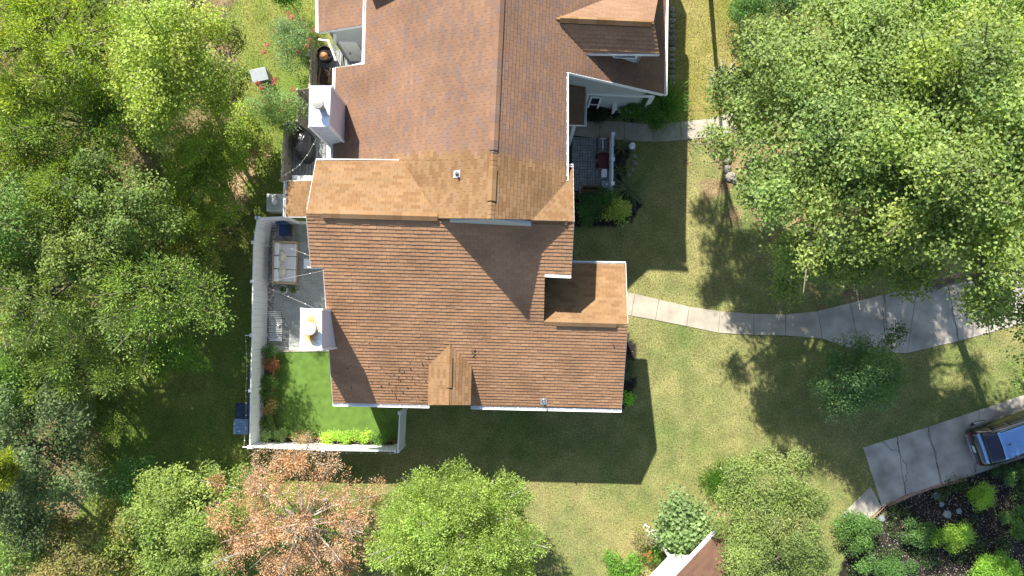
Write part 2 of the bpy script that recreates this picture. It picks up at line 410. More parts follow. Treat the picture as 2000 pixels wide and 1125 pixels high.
# pebble strip along the fence
V = []; F = []; C = []
mb = MB()
for k in range(900):
    t = random.random(); px = random.uniform(525, 539) - t * 6; py = 437 + t * 245
    p = W(px, py, 0.03); r = random.uniform(.018, .045)
    g = random.uniform(.6, 1.3)
    mb.blob((p.x, p.y, 0.03), (r, r * random.uniform(.7, 1), r * .6), 6, 3, 0.2, k, col=(0.27 * g, 0.23 * g, 0.18 * g))
mb.build('pebbles', M['stone_attr'], kind='stuff')
# kerb between patio and turf, artificial turf
mb = MB(); mb.beam(W(518, 685.5, 0.03), W(662, 684, 0.03), 0.11, 0.07); structure('kerb', mb, M['concrete'], bevel=.008)
mb = MB(); mb.prism([W(512, 688.5, 0.0), W(668, 687, 0.0), W(790, 800, 0.0), W(786, 876, 0.0), W(500, 872, 0.0)], (0, 0, 0.03)); structure('artificial_turf', mb, M['turf'])
# courtyard of basket-weave pavers
mb = MB(); mb.prism([W(1112, 262), W(1203, 266), W(1201, 374), W(1112, 376)], (0, 0, 0.02)); court = structure('courtyard', mb, M['joint'])
PAVED.append([(1100, 262), (1203, 262), (1203, 376), (1100, 376)])
o0 = W(1118, 268); cs = 0.375
for i in range(6):
    for j in range(8):
        for q in range(3):
            a = (i + j) % 2; o = (q - 1) * cs / 3
            c = o0 + rot_uv((i + .5) * cs + (o if a else 0), -(j + .5) * cs + (0 if a else o))
            px, py = PXY(c.x, c.y)
            if px > 1199 or py > 372: continue
            mb = MB(); sz = (cs / 3 - .02, cs - .02) if a else (cs - .02, cs / 3 - .02)
            mb.box((c.x, c.y, 0.02 + 0.018 + random.uniform(-.003, .003)), (sz[0], sz[1], 0.036), th); mb.build('paver', M['paver'], court)
# timber deck west of the house
DZ = 0.35
deck = bpy.data.objects.new('deck', None); COL.objects.link(deck); deck['_org'] = (0., 0., 0.); deck['kind'] = 'structure'
PAVED.append([(550, 90), (712, 90), (660, 360), (545, 360)])
k = 0
for px in np.arange(560, 664, 6.35):
    y1 = 98 if px > 606 else 236
    a, b = W(px + (6 if px > 606 else 0) + 5, y1, DZ), W(px, 350, DZ)
    mb = MB(); mb.beam((a.x, a.y, DZ - .02), (b.x, b.y, DZ - .02), 0.133, 0.04); mb.build('board', M['deckwood'], deck, bevel=.004)
for px in np.arange(668, 714, 6.35):
    a, b = W(px + 3, 98, DZ), W(px, 132, DZ)
    mb = MB(); mb.beam((a.x, a.y, DZ - .02), (b.x, b.y, DZ - .02), 0.133, 0.04); mb.build('board', M['deckwood'], deck, bevel=.004)
mb = MB(); 
for py in (110, 200, 290, 345): mb.beam(W(600 if py < 230 else 558, py, .1), W(664, py, .1), .1, .4)
mb.build('joist', M['deckwood'], deck)

# ------------------------------------------------------------------ the house
TS = math.radians(1.6); TN = math.radians(2.6)
vS = Vector((math.sin(TS), math.cos(TS))); uS = Vector((math.cos(TS), -math.sin(TS)))
vN = Vector((math.sin(TN), math.cos(TN))); uN = Vector((math.cos(TN), -math.sin(TN)))
def plane(p, dirv, slope):
    """z rises by slope along the horizontal direction dirv, through point p"""
    b, c = dirv.x * slope, dirv.y * slope
    return (p.z - b * p.x - c * p.y, b, c)
def zat(pl, x, y): return pl[0] + pl[1] * x + pl[2] * y
def RP(pl, px, py):
    kx, ky = (px - NX) / FPX, (NY - py) / FPX
    d = (CAM_H - pl[0]) / (1 + pl[1] * kx + pl[2] * ky)
    return Vector((kx * d, ky * d, CAM_H - d))
P_S = plane(W(1215, 799, 3.8), vS, 0.566)
ridgeS = RP(P_S, 860, 424)
P_N = plane(ridgeS, vS, -0.47)
ridgeX = RP(P_S, 1226, 633)
P_X = plane(ridgeX, vS, -0.65)
apex = W(958, 427, 9.12)
P_E = plane(apex, uN, -0.65)
P_W = plane(apex, uN, 0.68)
dr = RP(P_E, 1085, 37); dv = RP(P_E, 1143, 104)
mD = (dr.z - dv.z) / ((dr.xy - dv.xy).dot(vN))
P_DS = plane(dr, vN, mD); P_DN = plane(dr, vN, -mD)
# little gable dormer on the south slope
g0 = RP(P_S, 879, 671); 
gl = RP(P_S, 838, 713)
mG = (g0.z - gl.z) / ((g0.xy - gl.xy).dot(uS))
P_GW = plane(g0, uS, mG); P_GE = plane(g0, uS, -mG)
P_L = plane(W(559, 385, 3.3), uS, 0.50)                 # lean-to west of the south unit
P_NWW = plane(W(620, 40, 3.5), uN, 0.42)                # west wing roof
P_PO = plane(W(1143, 205, 3.2), uN, -0.35)              # entry porch roof

house = thing('house', 'large house with brown and tan shingle roofs, white gutters and two white chimneys', 'house', (0, 0, 0))

TAN = [(0.40, 0.235, 0.115), (0.44, 0.265, 0.135), (0.36, 0.205, 0.10), (0.42, 0.26, 0.14)]
BRN = [(0.37, 0.215, 0.14), (0.36, 0.21, 0.14), (0.385, 0.225, 0.145), (0.33, 0.21, 0.155), (0.315, 0.205, 0.16), (0.37, 0.22, 0.145), (0.36, 0.21, 0.135)]
TAN_LIFTED = [(0.66, 0.37, 0.205), (0.68, 0.385, 0.215), (0.645, 0.355, 0.195), (0.62, 0.35, 0.20), (0.69, 0.40, 0.22)]  # tan brightened to offset the grazing sun on the south slopes
def clip(poly, cp):
    out = poly
    n = len(cp)
    for i in range(n):
        a, b = cp[i], cp[(i + 1) % n]; inp = out; out = []
        if not inp: return []
        ex, ey = b[0] - a[0], b[1] - a[1]
        for j in range(len(inp)):
            p, q = inp[j], inp[(j + 1) % len(inp)]
            dp = ex * (p[1] - a[1]) - ey * (p[0] - a[0]); dq = ex * (q[1] - a[1]) - ey * (q[0] - a[0])
            if dp >= 0: out.append(p)
            if (dp >= 0) != (dq >= 0):
                t = dp / (dp - dq); out.append((p[0] + t * (q[0] - p[0]), p[1] + t * (q[1] - p[1])))
    return out
def area2(p): return sum(p[i][0] * p[(i + 1) % len(p)][1] - p[(i + 1) % len(p)][0] * p[i][1] for i in range(len(p))) / 2
ROOFS = []      # (roof object, list of tabs)
def roof(parent, pl, polys, colfn, label=None, expo=0.143, tabw=0.305, h=0.012, seed=1, thick=0.13):
    n = Vector((-pl[1], -pl[2], 1)).normalized()
    g = Vector((pl[1], pl[2], 0)).normalized()
    et = Vector((g.x, g.y, math.hypot(pl[1], pl[2]))).normalized(); es = et.cross(n).normalized()
    org = RP(pl, *polys[0][0])
    P3 = [[RP(pl, *p) for p in poly] for poly in polys]
    mb = MB()
    for poly in P3: mb.prism([p - n * 0.004 for p in poly], -n * thick)
    ob = mb.build('roof', M['fascia_dark'], parent)
    if label: ob['label'] = label
    P2 = [[((p - org).dot(es), (p - org).dot(et)) for p in poly] for poly in P3]
    P2 = [q if area2(q) > 0 else q[::-1] for q in P2]
    t0 = min(p[1] for q in P2 for p in q) - 0.012
    tabs = []
    for q in P2:
        smin, smax = min(p[0] for p in q), max(p[0] for p in q); tmin, tmax = min(p[1] for p in q), max(p[1] for p in q)
        for k in range(int((tmin - t0) / expo), int((tmax - t0) / expo) + 1):
            ro = (k % 2) * tabw / 2 + random.Random(seed * 977 + k).uniform(-.03, .03)
            for j in range(int((smin - ro) / tabw) - 1, int((smax - ro) / tabw) + 2):
                rg = random.Random((seed * 7919 + k * 1013 + j) & 0xffffff)
                s0 = ro + j * tabw; dl = rg.uniform(-.004, .002)
                tb = t0 + k * expo
                full = [(s0, tb + dl), (s0 + tabw - .007, tb + dl), (s0 + tabw - .007, tb + expo + .001), (s0, tb + expo + .001)]
                cpoly = clip(full, q)
                if len(cpoly) < 3 or abs(area2(cpoly)) < 0.0006: continue
                hh = h * rg.uniform(.8, 1.25)
                cen = org + es * (s0 + tabw / 2) + et * (tb + expo / 2)
                col = colfn(cen, rg)
                top = [org + es * a + et * b + n * (hh * (1 - (b - tb) / expo) + .002) for a, b in cpoly]
                isfull = abs(abs(area2(cpoly)) - abs(area2(full))) < 1e-5
                tabs.append((top, n * -(hh * 0 + .001), col, isfull, n))
    ROOFS.append((ob, tabs))
    return ob
def tab_mesh(mb, top, n, col, hmax=0.02):
    bot = [p - n * hmax for p in top]
    # order check so the face looks outwards
    nn = (top[1] - top[0]).cross(top[2] - top[1])
    if nn.dot(n) < 0: top = top[::-1]; bot = bot[::-1]
    mb.face(top, col)
    m_ = len(top)
    for i in range(m_):
        j = (i + 1) % m_
        mb.face([top[i], bot[i], bot[j], top[j]], tuple(c * .55 for c in col))  # side faces darkened, deepening the shadow lines between courses
def pick(L, rg, j=0.05):
    c = rg.choice(L); f = 0.54 * (1 + rg.uniform(-j, j)); return tuple(x * f for x in c)
def col_tan(c, rg): return pick(TAN, rg)
def stain(c):
    return 1 - 0.22 * max(0.0, math.sin(c.x * 1.7 + 1.0) * math.sin(c.y * 2.3 + c.x) - .25)
def col_lifted(c, rg):
    f = stain(c); return tuple(x * f for x in pick(TAN_LIFTED, rg))
def streak(c):
    return 1 - .16 * max(0.0, math.sin(c.y * 2.1 + 1.3 * math.sin(c.x * .6)) * math.sin(c.y * .83 + .4) - .2) - .10 * max(0.0, math.sin(c.x * .9 + c.y * .35) - .55)
def col_wing(c, rg):
    bnd = PXY(c.x, c.y, c.z)
    yb = 305 + 10 * math.sin(c.x * .7) if c.x < -0.9 else 300 + (bnd[0] - 960) * 0.15
    f = streak(c); return tuple(x * f for x in pick(TAN if bnd[1] > yb else BRN, rg))
def col_brn(c, rg): return pick(BRN[:4], rg)
def col_pale(c, rg): return pick([(0.42, 0.26, 0.17), (0.39, 0.235, 0.15)], rg)

roof(house, P_S, [[(598, 419), (1121, 433), (1115, 541), (607, 522)], [(631, 522.8), (1064, 539), (1062, 629.5), (638.5, 618)], [(638.5, 618), (1226, 634), (1214, 798), (650, 786)]], col_lifted, 'south slope of the roof with dark course lines', seed=3, h=.019)
roof(house, P_N, [[(598, 418), (894, 426), (790, 313.5), (617, 314)]], col_tan, 'sunlit tan north slope', seed=4)
def plane3(a, b, c):
    n = (b - a).cross(c - a); return ((n.dot(a)) / n.z, -n.x / n.z, -n.y / n.z)
P_NE = plane3(RP(P_E, 1040, 429), RP(P_E, 1106, 356), RP(P_S, 1121, 432))
roof(house, P_NE, [[(1034, 430), (1103, 354), (1108, 432)], [(1103, 354), (1119, 325), (1121, 433), (1108, 432)]], col_tan, 'small sunlit tan north slope at the east end of the ridge', seed=24)
roof(house, P_X, [[(1056, 629), (1226, 633.5), (1222, 516), (1064, 513)]], col_tan, 'tan north slope of the low east end', seed=5)
roof(house, P_W, [[(985, -250), (970, 128), (712, 125), (722, -250)], [(970, 128), (962.5, 313), (650, 312), (656, 132), (712, 125)], [(962.5, 313), (958, 427), (848, 426), (758, 313)]], col_wing, 'brown west slope of the tall wing', seed=6)
roof(house, P_E, [[(985, -250), (969.7, 133), (1106, 140), (1112, -250)], [(1112, -250), (1106, 140), (1297, 184), (1305, -250)], [(969.7, 133), (1106, 140), (1106, 357), (1042, 429), (958, 427)]], col_wing, 'brown east slope of the tall wing', seed=7)
roof(house, P_DS, [[(1085, 37), (1277, 41), (1288, 105), (1142, 104)]], col_lifted, 'south slope of the wide dormer', seed=8, h=.022)
roof(house, P_DN, [[(1085, 37), (1277, 41), (1296, -60), (1200, -60)]], col_pale, 'pale north slope of the wide dormer', seed=9)
roof(house, P_GW, [[(879, 671), (838, 712), (836, 791), (877, 791)]], col_tan, 'west slope of the small gable dormer', seed=10)
roof(house, P_GE, [[(879, 671), (921, 712), (919, 791), (877, 791)]], col_tan, 'east slope of the small gable dormer', seed=11)
roof(house, P_L, [[(560, 354), (615, 352), (609, 423), (558, 423)]], col_tan, 'low lean-to roof beside the white fence', seed=12)
roof(house, P_NWW, [[(619, -200), (622, 63), (712, 48), (722, -200)]], col_wing, 'roof of the low west wing', seed=13)
roof(house, P_PO, [[(1105, 166), (1143, 170), (1141, 244), (1105, 243)]], col_brn, 'small entry porch roof', seed=14)
# the 300 shingles that show largest are parts of their roof, the rest of each roof is one part
cand = []
for ri, (ob, tabs) in enumerate(ROOFS):
    for ti, (top, _, col, isfull, n) in enumerate(tabs):
        if not isfull: continue
        c = sum(top, Vector()) / 4; px, py = PXY(c.x, c.y, c.z)
        if not (5 < px < 1995 and 5 < py < 1120): continue
        view = (Vector((0, 0, CAM_H)) - c); d = view.length
        cand.append((n.dot(view) / d ** 3, ri, ti))
cand.sort(reverse=True)
single = {(a, b) for _, a, b in cand[:300]}
for ri, (ob, tabs) in enumerate(ROOFS):
    mb = MB()
    for ti, (top, _, col, isfull, n) in enumerate(tabs):
        if (ri, ti) in single:
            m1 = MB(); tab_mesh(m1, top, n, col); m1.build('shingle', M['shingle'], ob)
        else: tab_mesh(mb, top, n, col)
    mb.build('shingle_field', M['shingle'], ob, kind='stuff')

# ridge caps (small bent pieces), ridge vents
def ridge_caps(p0, p1, plA, plB, step=0.15, hw=0.15, cols=TAN, seed=0, parent=house):
    mb = MB(); d = (p1 - p0); L = d.length; d.normalize(); rg = random.Random(seed)
    nA = Vector((-plA[1], -plA[2], 1)).normalized(); nB = Vector((-plB[1], -plB[2], 1)).normalized()
    sA = d.cross(nA).normalized(); sB = d.cross(nB).normalized()
    if sA.z > 0: sA = -sA
    if sB.z > 0: sB = -sB
    for k in range(int(L / step)):
        a = p0 + d * (k * step) + Vector((0, 0, .016)); b = a + d * (step * 1.02); a2 = a + Vector((0, 0, .012)); c = pick(cols, rg)
        for s_, n_ in ((sA, nA), (sB, nB)):
            q = [a2, b, b + s_ * hw, a2 + s_ * hw]
            if (q[1] - q[0]).cross(q[2] - q[1]).dot(n_) < 0: q = q[::-1]
            mb.face(q, c)
            for i in range(4):
                j = (i + 1) % 4; mb.face([q[i], q[i] - n_ * .02, q[j] - n_ * .02, q[j]], tuple(x * .6 for x in c))
    return mb.build('ridge_cap', M['shingle'], parent, kind='stuff')
def ridge_vent(p0, p1, plA, plB, hw=0.17, h=0.075, cols=TAN, parent=house, seed=0):
    """raised shingle-over vent straddling a ridge"""
    d = (p1 - p0).normalized(); mb = MB(); rg = random.Random(seed)
    L = (p1 - p0).length; n_ = max(1, int(L / .3)); up = Vector((0, 0, 1))
    def side(pl):
        n = Vector((-pl[1], -pl[2], 1)).normalized(); s = d.cross(n).normalized()
        return (s if s.z < 0 else -s), n
    (sA, nA), (sB, nB) = side(plA), side(plB)
    for k in range(n_):
        a = p0 + d * (L * k / n_); b = p0 + d * (L * (k + 1) / n_); c = pick(cols, rg, .05)
        lift = up * (h + .02 + (k % 2) * .003)
        for s_, nn in ((sA, nA), (sB, nB)):
            q = [a + lift, b + lift, b + lift + s_ * hw, a + lift + s_ * hw]
            if (q[1] - q[0]).cross(q[2] - q[1]).dot(nn) < 0: q = q[::-1]
            mb.face(q, c)
            e = [a + lift + s_ * hw, b + lift + s_ * hw, b + s_ * hw - nn * .01, a + s_ * hw - nn * .01]
            mb.face(e, (.03, .028, .03))
    for e, sg in ((p0, -1), (p1, 1)):
        l = up * (h + .02)
        mb.face([e + l + sA * hw, e + l, e + l + sB * hw, e + sB * hw - nB * .01, e - up * .01, e + sA * hw - nA * .01], (.2, .12, .07))
    return mb.build('ridge_vent', M['shingle'], parent)
def on_ridge(plA, plB, px):
    """point of the ridge line of two planes at image column px"""
    lo, hi = -400., 1300.
    for _ in range(60):
        mid = (lo + hi) / 2; p = RP(plA, px, mid)
        if (p.z < zat(plB, p.x, p.y)) == (RP(plA, px, lo).z < zat(plB, *RP(plA, px, lo).xy)): lo = mid
        else: hi = mid
    return RP(plA, px, (lo + hi) / 2)
rS = uS.to_3d()
def ridge_pt(base, dv2, px):
    """walk along a horizontal ridge through base in direction dv2 until its image column is px"""
    d = dv2.to_3d(); k = (px - NX) / FPX * (CAM_H - base.z)
    return base + d * ((k - base.x) / d.x)
def ridge_py(base, dv2, py):
    d = dv2.to_3d(); k = (NY - py) / FPX * (CAM_H - base.z)
    return base + d * ((k - base.y) / d.y)
ridge_caps(ridge_pt(ridgeS, uS, 598), ridge_pt(ridgeS, uS, 882), P_S, P_N, seed=1)
ridge_caps(ridge_pt(ridgeS, uS, 1036), ridge_pt(ridgeS, uS, 1121), P_S, P_N, seed=2)
ridge_vent(ridge_pt(ridgeS, uS, 630), ridge_pt(ridgeS, uS, 855), P_S, P_N, seed=1)
ridge_vent(ridge_pt(ridgeS, uS, 1047), ridge_pt(ridgeS, uS, 1108), P_S, P_N, seed=2, h=.06)
ridge_caps(ridge_pt(ridgeX, uS, 1062), ridge_pt(ridgeX, uS, 1226), P_S, P_X, seed=3)
ridge_vent(ridge_pt(ridgeX, uS, 1086), ridge_pt(ridgeX, uS, 1204), P_S, P_X, seed=3, h=.065)
ridge_caps(ridge_py(apex, vN, 427), ridge_py(apex, vN, 298), P_W, P_E, seed=4)
ridge_caps(ridge_py(apex, vN, 298), ridge_py(apex, vN, -240), P_W, P_E, seed=5, cols=BRN)
ridge_vent(ridge_py(apex, vN, 392), ridge_py(apex, vN, 329), P_W, P_E, seed=4, h=.05)
ridge_vent(ridge_py(apex, vN, 293), ridge_py(apex, vN, -240), P_W, P_E, seed=5, cols=BRN, h=.045)
ridge_caps(ridge_pt(dr, uN, 1086), ridge_pt(dr, uN, 1277), P_DS, P_DN, seed=6)
ridge_vent(ridge_pt(dr, uN, 1094), ridge_pt(dr, uN, 1272), P_DS, P_DN, seed=6, cols=TAN, h=.08)
ridge_caps(ridge_py(g0, vS, 674), ridge_py(g0, vS, 791), P_GW, P_GE, seed=7, hw=.1)
ridge_vent(ridge_py(g0, vS, 697), ridge_py(g0, vS, 757), P_GW, P_GE, seed=7, hw=.13, h=.05)

# walls: closed strips following the roof planes
def uvp(u, v, F_):
    U, V_ = F_; p = U * u + V_ * v; return p.x, p.y
def to_uv(p, F_): return p.xy.dot(F_[0]), p.xy.dot(F_[1])
FS, FN = (uS, vS), (uN, vN)
def wall_run(pts, zf, m, parent=house, name='wall', z0=0.0, t=0.12, drop=0.16, seg=10, label=None):
    """walls along an open or closed run of ground points; tops follow zf(x,y)-drop"""
    for (x0, y0), (x1, y1) in zip(pts, pts[1:]):
        d = Vector((x1 - x0, y1 - y0)); L = d.length
        if L < 1e-3: continue
        d.normalize(); nrm = Vector((d.y, -d.x, 0)) * -t
        poly = [Vector((x0, y0, z0)), Vector((x1, y1, z0))]
        for k in range(seg, -1, -1):
            x, y = x0 + (x1 - x0) * k / seg, y0 + (y1 - y0) * k / seg
            poly.append(Vector((x, y, max(z0 + .1, zf(x, y) - drop))))
        mb = MB(); mb.prism(poly, nrm); ob = mb.build(name, m, parent)
        if label: ob['label'] = label
zS = lambda x, y: min(zat(P_S, x, y), zat(P_N, x, y))
zX = lambda x, y: min(zat(P_S, x, y), zat(P_X, x, y))
zN_ = lambda x, y: min(zat(P_W, x, y), zat(P_E, x, y))
A = lambda u, v: uvp(u, v, FS)
eS = to_uv(RP(P_S, 930, 792), FS)[1] + .35; eN = to_uv(RP(P_N, 700, 314), FS)[1] - .3
uW_ = -7.2; uE_ = to_uv(RP(P_S, 1121, 433), FS)[0] - .3; uX = to_uv(ridgeX, FS)[0] - .3
eXN = to_uv(RP(P_X, 1150, 514), FS)[1] - .3
wall_run([A(uE_, eN), A(uW_, eN), A(uW_, eS), A(uE_, eS)], zS, M['siding'])
wall_run([A(uE_, eS), A(uX, eS), A(uX, eXN), A(uE_, eXN)], zX, M['siding'])
wall_run([A(uE_, eXN), A(uE_, eN)], zS, M['siding'])
B = lambda u, v: uvp(u, v, FN)
pW1, pW2 = to_uv(RP(P_W, 653, 200), FN)[0] + .35, to_uv(RP(P_W, 714, 60), FN)[0] + .3
pE1 = to_uv(RP(P_E, 1106, 250), FN)[0] - .3; pE2 = to_uv(RP(P_E, 1299, 100), FN)[0] - .3
pR = to_uv(RP(P_E, 1106, 140), FN)[1]; pG = pR + 1.03; pT = to_uv(RP(P_W, 656, 131), FN)[1] - .12
vS0 = to_uv(RP(P_W, 655, 312), FN)[1] - .05
wall_run([B(-5, vS0), B(pW1, vS0), B(pW1, pT)], lambda x, y: zat(P_W, x, y), M['siding'])
wall_run([B(pW1, pT), B(pW2, pT), B(pW2, 20)], lambda x, y: zat(P_W, x, y), M['siding'])
wall_run([B(pE1, vS0 - 1.0), B(pE1, pG)], lambda x, y: zat(P_E, x, y), M['siding'])
wall_run([B(pE1, pG), B(pE2, pG), B(pE2, 20)], lambda x, y: zat(P_E, x, y), M['siding'])
# gable end wall standing above the south unit's ridge
gv = to_uv(apex, FN)[1] + .02
gw = to_uv(W(879, 427, 7.9), FN)[0]; ge = to_uv(W(1038, 428, 7.9), FN)[0]
wall_run([B(gw, gv), B(to_uv(apex, FN)[0], gv), B(ge, gv)], zN_, M['siding'], z0=6.5, label='grey gable end above the south roof', drop=.12)
# white rake trims and belt trim on the tall front gable wall
def trim(pts, wd=.05, h=.16, name='trim', m='white'):
    mb = MB()
    for a_, b_ in zip(pts, pts[1:]): mb.beam(a_, b_, wd, h)
    return mb.build(name, M[m], house)
gy = pG - .03
def wallpt(px, z):                       # point of the front gable wall at image column px, height z
    k = (px - NX) / FPX * (CAM_H - z); x0, y0 = B(0, gy); d = uN
    t = (k - x0) / d.x; return Vector((x0 + d.x * t, y0 + d.y * t, z))
a_, b_ = RP(P_E, 1108, 141), RP(P_E, 1296, 184.5)
trim([(a_[0], a_[1], a_.z - .09), (b_[0], b_[1], b_.z - .09)], .03, .16, 'rake_board')
zb = 2.5
trim([wallpt(1108, zb), wallpt(1276, zb)], .06, .16, 'belt_trim')
trim([Vector((wallpt(1274, zb).x, wallpt(1274, zb).y, 0.1)), wallpt(1274, zb)], .06, .20, 'corner_board')
# dark window beside the entry, on the gable wall
def window_on(p0, p1, z0, z1, out, name='window', parent=house, fw=.08):
    """framed window on a vertical wall between ground points p0,p1"""
    p0, p1, out = Vector(p0).to_3d(), Vector(p1).to_3d(), Vector(out).to_3d()
    d = (p1 - p0).normalized(); mb = MB()
    q = [p0 + Vector((0, 0, z0)), p1 + Vector((0, 0, z0)), p1 + Vector((0, 0, z1)), p0 + Vector((0, 0, z1))]
    mb.prism([x + out * .005 for x in q], out * .02); pane = mb.build(name, M['glass'], parent)
    f = MB()
    f.beam(q[0] + out * .03, q[1] + out * .03, fw, .05); f.beam(q[3] + out * .03, q[2] + out * .03, fw, .05)
    f.beam(q[0] + out * .032, q[3] + out * .032, .05, fw); f.beam(q[1] + out * .032, q[2] + out * .032, .05, fw)
    m_ = (q[0] + q[3]) / 2 + out * .034; n_ = (q[1] + q[2]) / 2 + out * .034; f.beam(m_, n_, .035, .04)
    f.build('frame', M['white'], pane); return pane
sN = -vN
p, q = wallpt(1150, 1.2), wallpt(1169, 1.2)
window_on(p.xy, q.xy, .25, 2.2, sN)
trim([Vector((wallpt(1142, 1).x, wallpt(1142, 1).y - .04, .2)), Vector((wallpt(1142, 1).x, wallpt(1142, 1).y - .04, 2.4))], .06, .09, 'door_trim')
# gutters
def gutter(p0, p1, out, w_=.13, h=.11, nst=8, parent=house, end=True):
    p0, p1 = Vector(p0), Vector(p1); out = Vector(out).to_3d().normalized(); d = (p1 - p0).normalized(); mb = MB(); up = Vector((0, 0, 1))
    dz = -up * .02
    for a_, b_, ww, hh in ((out * (w_ / 2) - up * h, None, w_, .012),):
        mb.beam(p0 + a_ + dz, p1 + a_ + dz, ww, hh)
    mb.beam(p0 + out * .012 - up * (h / 2) + dz, p1 + out * .012 - up * (h / 2) + dz, .02, h)
    mb.beam(p0 + out * w_ - up * (h / 2 - .005) + dz, p1 + out * w_ - up * (h / 2 - .005) + dz, .028, h)
    for e in (p0, p1): mb.beam(e + out * .0 - up * h / 2 + dz, e + out * w_ - up * h / 2 + dz, .014, h)
    g = mb.build('gutter', M['white'], parent)
    for k in range(nst):
        c = p0 + (p1 - p0) * ((k + .5) / nst); s = MB(); s.beam(c + dz + up * .006, c + dz + out * w_ + up * .006, .03, .008); s.build('strap', M['white'], g)
    return g
sS = -vS
gutter(RP(P_S, 650, 787), RP(P_S, 838, 791), sS, .12, nst=5); gutter(RP(P_S, 920, 793), RP(P_S, 1214, 799.5), sS, .12, nst=8)
gutter(RP(P_N, 617, 315.5), RP(P_N, 778, 317), vS, .10, nst=0)
gutter(RP(P_NE, 1107, 326), RP(P_NE, 1119, 326), vS, .10, nst=1)
gutter(RP(P_X, 1115, 514.5), RP(P_X, 1222, 516.5), vS, .10, nst=0)
gutter(RP(P_W, 655, 133), RP(P_W, 650, 312), -uN, .10, nst=9)
gutter(RP(P_W, 712, 126), RP(P_W, 720, -240), -uN, .10, nst=14)
gutter(RP(P_E, 1105, 141), RP(P_E, 1105, 352), uN, .09, nst=10)
gutter(RP(P_E, 1298, 185), RP(P_E, 1304, -240), uN, .09, nst=16)
gutter(RP(P_NWW, 622, 62), RP(P_NWW, 619, -200), -uN, .11, nst=9)
gutter(RP(P_L, 559.5, 354), RP(P_L, 557.5, 423), -uS, .10, nst=5)
gutter(RP(P_PO, 1142, 171), RP(P_PO, 1141, 245), uN, .09, nst=4)
# short return with white fascia where the upper south roof ends on the east and west
p = RP(P_S, 1064, 538.5); q = RP(P_S, 1115, 541); trim([p + Vector((0, 0, .0)), q + Vector((0, 0, 0.0))], .10, .10, 'fascia')
p = RP(P_S, 600, 521.5); q = RP(P_S, 631, 523.5); trim([p - Vector((0, 0, .1)), q - Vector((0, 0, .1))], .03, .16, 'fascia')
# fascia down the rakes
for pl, a_, b_ in ((P_S, (598, 419), (607, 522)), (P_S, (631, 523), (650, 786)), (P_S, (1121, 433), (1115, 541)), (P_S, (1226, 634), (1214, 798)), (P_X, (1226, 633), (1222, 516)), (P_N, (598, 418), (617, 314)), (P_NE, (1121, 433), (1119, 325)), (P_PO, (1105, 243), (1141, 244)), (P_NWW, (622, 63), (710, 48.5)), (P_W, (656, 132), (712, 125.5)), (P_L, (558, 423.5), (609, 423.5)), (P_L, (560, 353.5), (615, 351.5))):
    p, q = RP(pl, *a_), RP(pl, *b_); trim([p - Vector((0, 0, .085)), q - Vector((0, 0, .085))], .03, .14, 'rake_board')
# wide dormer walls and window
dS = to_uv(RP(P_DS, 1200, 104.7), FN)[1] + .22; dE = to_uv(ridge_pt(dr, uN, 1277), FN)[0] - .15; dW = to_uv(RP(P_E, 1143, 104), FN)[0]
dN = to_uv(RP(P_DN, 1296, -60), FN)[1]
zD = lambda x, y: min(zat(P_DS, x, y), zat(P_DN, x, y))
wall_run([B(dW, dS), B(dE, dS), B(dE, dN), ], zD, M['siding'], z0=3.4, drop=.15)
for a_, b_ in (((1288, 106), (1142, 105)),):
    p, q = RP(P_DS, *a_), RP(P_DS, *b_); trim([p - Vector((0, 0, .06)), q - Vector((0, 0, .06))], .05, .12, 'fascia')
x0, y0 = B(dE - 1.5, dS - .0), 0
window_on(B(dE - 1.05, dS - .003), B(dE - .2, dS - .003), zat(P_E, *B(dE - .6, dS)) + .28, zD(*B(dE - .6, dS)) - .32, sN)
# small gable dormer: front wall under its overhang
fv = to_uv(RP(P_GW, 877, 791), FS)[1] + .12; ul = to_uv(RP(P_GW, 838, 760), FS)[0] + .1; ur_ = to_uv(RP(P_GE, 920, 760), FS)[0] - .1; um = to_uv(g0, FS)[0]
zG = lambda x, y: min(zat(P_GW, x, y), zat(P_GE, x, y))
wall_run([A(ul, fv), A(um, fv), A(ur_, fv)], zG, M['siding'], z0=3.3, drop=.15)
wall_run([A(ul, fv + 2.2), A(ul, fv)], zG, M['siding'], z0=3.3, drop=.15); wall_run([A(ur_, fv), A(ur_, fv + 2.2)], zG, M['siding'], z0=3.3, drop=.15)
# lean-to walls, west-wing walls with the white back door, entry porch post
p, q, r, s = [RP(P_L, *k) for k in ((562, 356), (562, 421), (606, 421), (610, 356))]
wall_run([(r.x, r.y), (q.x + .3, q.y + .1), (p.x + .3, p.y - .15), (s.x, s.y - .15)][::-1], lambda x, y: zat(P_L, x, y), M['siding'])
p, q = RP(P_NWW, 623, 61), RP(P_NWW, 712, 46.5)
nwv = to_uv(p, FN)[1] + .05
wl, wr = to_uv(p, FN)[0] + .35, to_uv(q, FN)[0] + .6
wall_run([B(wl, 20), B(wl, nwv), B(wr, nwv)], lambda x, y: zat(P_NWW, x, y), M['siding'])
def nwpt(px, z):
    k = (px - NX) / FPX * (CAM_H - z); x0, y0 = B(0, nwv); t = (k - x0) / uN.x; return Vector((x0 + uN.x * t, y0 + uN.y * t, z))
p, q = nwpt(690, DZ + .05), nwpt(718, DZ + .05)
mb = MB(); out = sN.to_3d()
mb.prism([p + out * .004, q + out * .004, q + out * .004 + Vector((0, 0, 2.05)), p + out * .004 + Vector((0, 0, 2.05))], out * .04); door = mb.build('door', M['white'], house)
mb = MB(); h_ = p + (q - p).normalized() * .1 + out * .06 + Vector((0, 0, 1.0)); mb.beam(h_, h_ + out * .05, .03, .12); mb.build('handle', M['darkmetal'], door)
